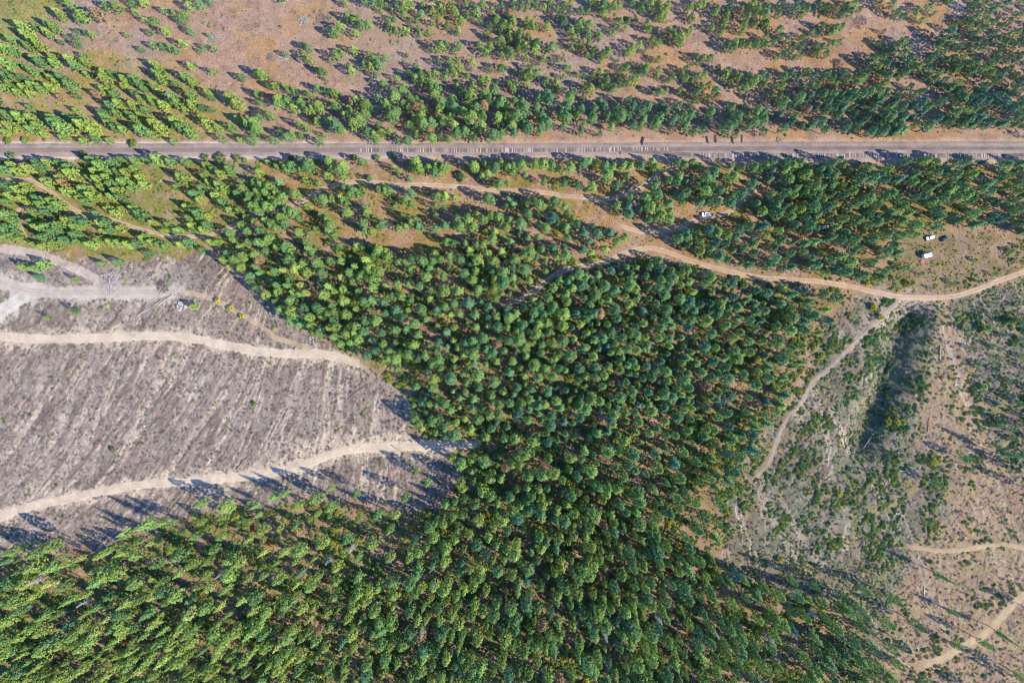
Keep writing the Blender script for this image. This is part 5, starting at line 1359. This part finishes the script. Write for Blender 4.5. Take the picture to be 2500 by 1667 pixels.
def car(name, label, cat, mx_, my_, rz, paint, style):
    X, Y = px2w(mx_, my_)
    root = empty(name, (X, Y, float(terrain_z(X, Y)) + 0.02), R(rz))
    tag(root, label, cat)
    if style == 'pickup':
        L, W = 2.65, 0.98
        loft([(-L, .93, .55, .98, 0), (-L + .08, W, .42, 1.08, .02), (-1.0, W, .36, 1.10, .02), (.9, W, .36, 1.10, .04), (1.2, W, .36, 1.08, .06), (2.2, .95, .38, 1.0, .10), (2.55, .86, .42, .90, .12), (L, .74, .48, .78, .1)]).build('body', paint, root, False)
        loft([(-.95, .90, 1.05, 1.2, .02), (-.78, .90, 1.05, 1.78, .16), (.35, .90, 1.05, 1.80, .17), (.62, .90, 1.05, 1.66, .16), (1.22, .90, 1.05, 1.12, .06)]).build('cab', paint, root, False)
        loft([(-2.56, .90, 1.05, 1.17, .03), (-1.10, .90, 1.05, 1.17, .03)]).build('bed_cover', paint, root)
        MB().add([(-.90, -.70, 1.22), (-.90, .70, 1.22), (-.80, .62, 1.72), (-.80, -.62, 1.72), (-.99, -.74, 1.19), (-.99, .74, 1.19)], [(0, 1, 2, 3), (4, 5, 1, 0)]).build('rear_window', M_GLASS, root)
        MB().box(-1.10, -.96, -.90, .90, 1.06, 1.14, .01).build('cab_gap', M_BLACK, root)
        MB().box(-L - .12, -L + .02, -.9, .9, .45, .72, .03).build('bumper', M_BLACK, root)
        wx = (-1.65, 1.65)
        ws = (.60, .645, 1.17, 1.70)
    else:
        L, W = 2.25, 0.90
        loft([(-L, .80, .5, .85, .05), (-2.1, .88, .34, .95, .05), (-1.2, W, .3, 1.0, .04), (.9, W, .3, .98, .05), (1.7, .87, .32, .88, .1), (2.1, .8, .38, .76, .12), (L, .68, .45, .66, .1)]).build('body', paint, root, False)
        loft([(-2.0, .78, .9, 1.02, .04), (-1.45, .80, .9, 1.44, .17), (.1, .82, .9, 1.50, .19), (.45, .82, .9, 1.40, .18), (1.05, .82, .9, 1.0, .06)]).build('cabin', paint, root, False)
        MB().add([(-2.02, -.64, 1.04), (-2.02, .64, 1.04), (-1.50, .56, 1.43), (-1.50, -.56, 1.43)], [(0, 1, 2, 3)]).build('rear_window', M_GLASS, root)
        wx = (-1.35, 1.38)
        ws = (.42, .47, 1.03, 1.42)
    # windscreen and side windows
    MB().add([(1.20 if style == 'pickup' else 1.06, -.76, ws[2] - .02), (1.20 if style == 'pickup' else 1.06, .76, ws[2] - .02), (ws[1], .66, ws[3] - .02), (ws[1], -.66, ws[3] - .02)], [(0, 1, 2, 3)]).build('windscreen', M_GLASS, root)
    for s_ in (-1, 1):
        x0 = -.7 if style == 'pickup' else -1.35
        y0, y1 = (.895, .80) if style == 'pickup' else (.825, .71)
        MB().add([(x0, s_ * y0, ws[2] + .04), (ws[0] + .1, s_ * y0, ws[2] + .04), (ws[0] - .2, s_ * y1, ws[3] - .06), (x0 + .1, s_ * y1, ws[3] - .06)], [(0, 1, 2, 3) if s_ < 0 else (3, 2, 1, 0)]).build('side_window', M_GLASS, root)
        MB().box(L - .22, L - .02, s_ * .62 - .16, s_ * .62 + .16, .62, .78, .03).build('headlight', M_LAMP, root)
        MB().box(-L - .02, -L + .1, s_ * .78 - .1, s_ * .78 + .08, .66, .9, .02).build('tail_light', M_TAIL, root)
        MB().box(.72, .86, s_ * 1.0 - .1, s_ * 1.0 + .1, 1.1, 1.26, .03).build('mirror', M_BLACK, root)
        for x in wx:
            wheel(root, x, s_ * (W - .1), .38 if style == 'pickup' else .32)
    return root


def camper(label, mx_, my_, rz, L, W, H, paint, awning):
    X, Y = px2w(mx_, my_)
    root = empty('camper_trailer', (X, Y, float(terrain_z(X, Y)) + 0.02), R(rz))
    tag(root, label, 'camper trailer')
    h = L / 2; w = W / 2
    MB().box(-h, h, -w, w, .55, H, .12, .05, .03).build('body', paint, root)
    MB().box(-h + .2, h - .2, -w + .2, w - .2, H, H + .04, .01).build('roof_sheet', M_WHITE, root)
    MB().box(.1, .85, -.35, .35, H + .04, H + .32, .08, .08, .05).build('roof_cooler', M_BLACK, root)
    for x in (-h * .55,):
        v = MB().box(x - .22, x + .22, -.22, .22, H + .04, H + .16, .04).build('roof_vent', M_TAN, root)
    MB().box(-h * .2, h * .5, -w - .012, -w + .01, 1.3, 1.85, .004).build('window', M_GLASS, root)
    MB().box(-h * .75, -h * .4, -w - .014, -w + .01, .7, 2.0, .004).build('door', M_OFFWHITE, root)
    MB().box(-h - .012, -h + .02, -w * .6, w * .6, 1.4, 1.9, .004).build('window', M_GLASS, root)
    MB().box(-h * .6, h * .3, w - .01, w + .012, 1.3, 1.85, .004).build('window', M_GLASS, root)
    MB().tube([(h, -.5, .5), (h + 1.1, 0, .5), (h, .5, .5)], .05, 6).build('drawbar', M_BLACK, root, True)
    if awning:
        MB().add([(-h + .05, w, H - .15), (h - .3, w, H - .15), (h - .3, w + 1.1, H - .55), (-h + .05, w + 1.1, H - .55), (-h + .05, w, H - .19), (h - .3, w, H - .19), (h - .3, w + 1.1, H - .59), (-h + .05, w + 1.1, H - .59)], [(0, 1, 2, 3), (7, 6, 5, 4), (0, 3, 7, 4), (1, 5, 6, 2), (3, 2, 6, 7), (0, 4, 5, 1)]).build('awning', M_AWNING, root)
        for x in (-h + .15, h - .4):
            MB().tube([(x, w + 1.05, -.05), (x, w + 1.05, H - .58)], .03, 6).build('awning_pole', M_BLACK, root)
    for s_ in (-1, 1):
        for x in (-.4, .4):
            wheel(root, x, s_ * (w - .12), .33, .22)
    return root


car('pickup_truck', 'white pickup parked alone in the glade on the looping track', 'pickup', 1723, 524, 0, M_WHITE, 'pickup')
camper('large white camper trailer with dark awning in the brushy glade', 2258, 625, 14, 4.9, 2.4, 2.75, M_WHITE, True)
car('pickup_truck', 'off-white pickup parked above the camper trailer in the brushy glade', 'pickup', 2269, 581, 14, M_OFFWHITE, 'pickup')
car('sedan_car', 'dark navy car parked beside the off-white pickup in the brushy glade', 'car', 2304, 583, 32, M_NAVY, 'sedan')
camper('small pale trailer half hidden among the pines beside a bare patch', 2010, 556, 12, 4.0, 1.9, 2.3, M_TAN, False)
X, Y = px2w(2250, 639)
root = empty('picnic_table', (X, Y, float(terrain_z(X, Y))), R(12))
tag(root, 'faded red picnic table below the large white camper trailer', 'picnic table')
for j in range(4):
    MB().box(-.95, .95, -.42 + j * .215, -.235 + j * .215, .72, .76, .01).build('plank', M_RED, root)
for s_ in (-1, 1):
    MB().box(-.95, .95, s_ * .78 - .14, s_ * .78 + .14, .42, .46, .01).build('bench', M_RED, root)
    MB().tube([(s_ * .65, -.85, -.05), (s_ * .65, -.3, .72)], .05, 4).build('leg', M_RED, root)
    MB().tube([(s_ * .65, .85, -.05), (s_ * .65, .3, .72)], .05, 4).build('leg', M_RED, root)
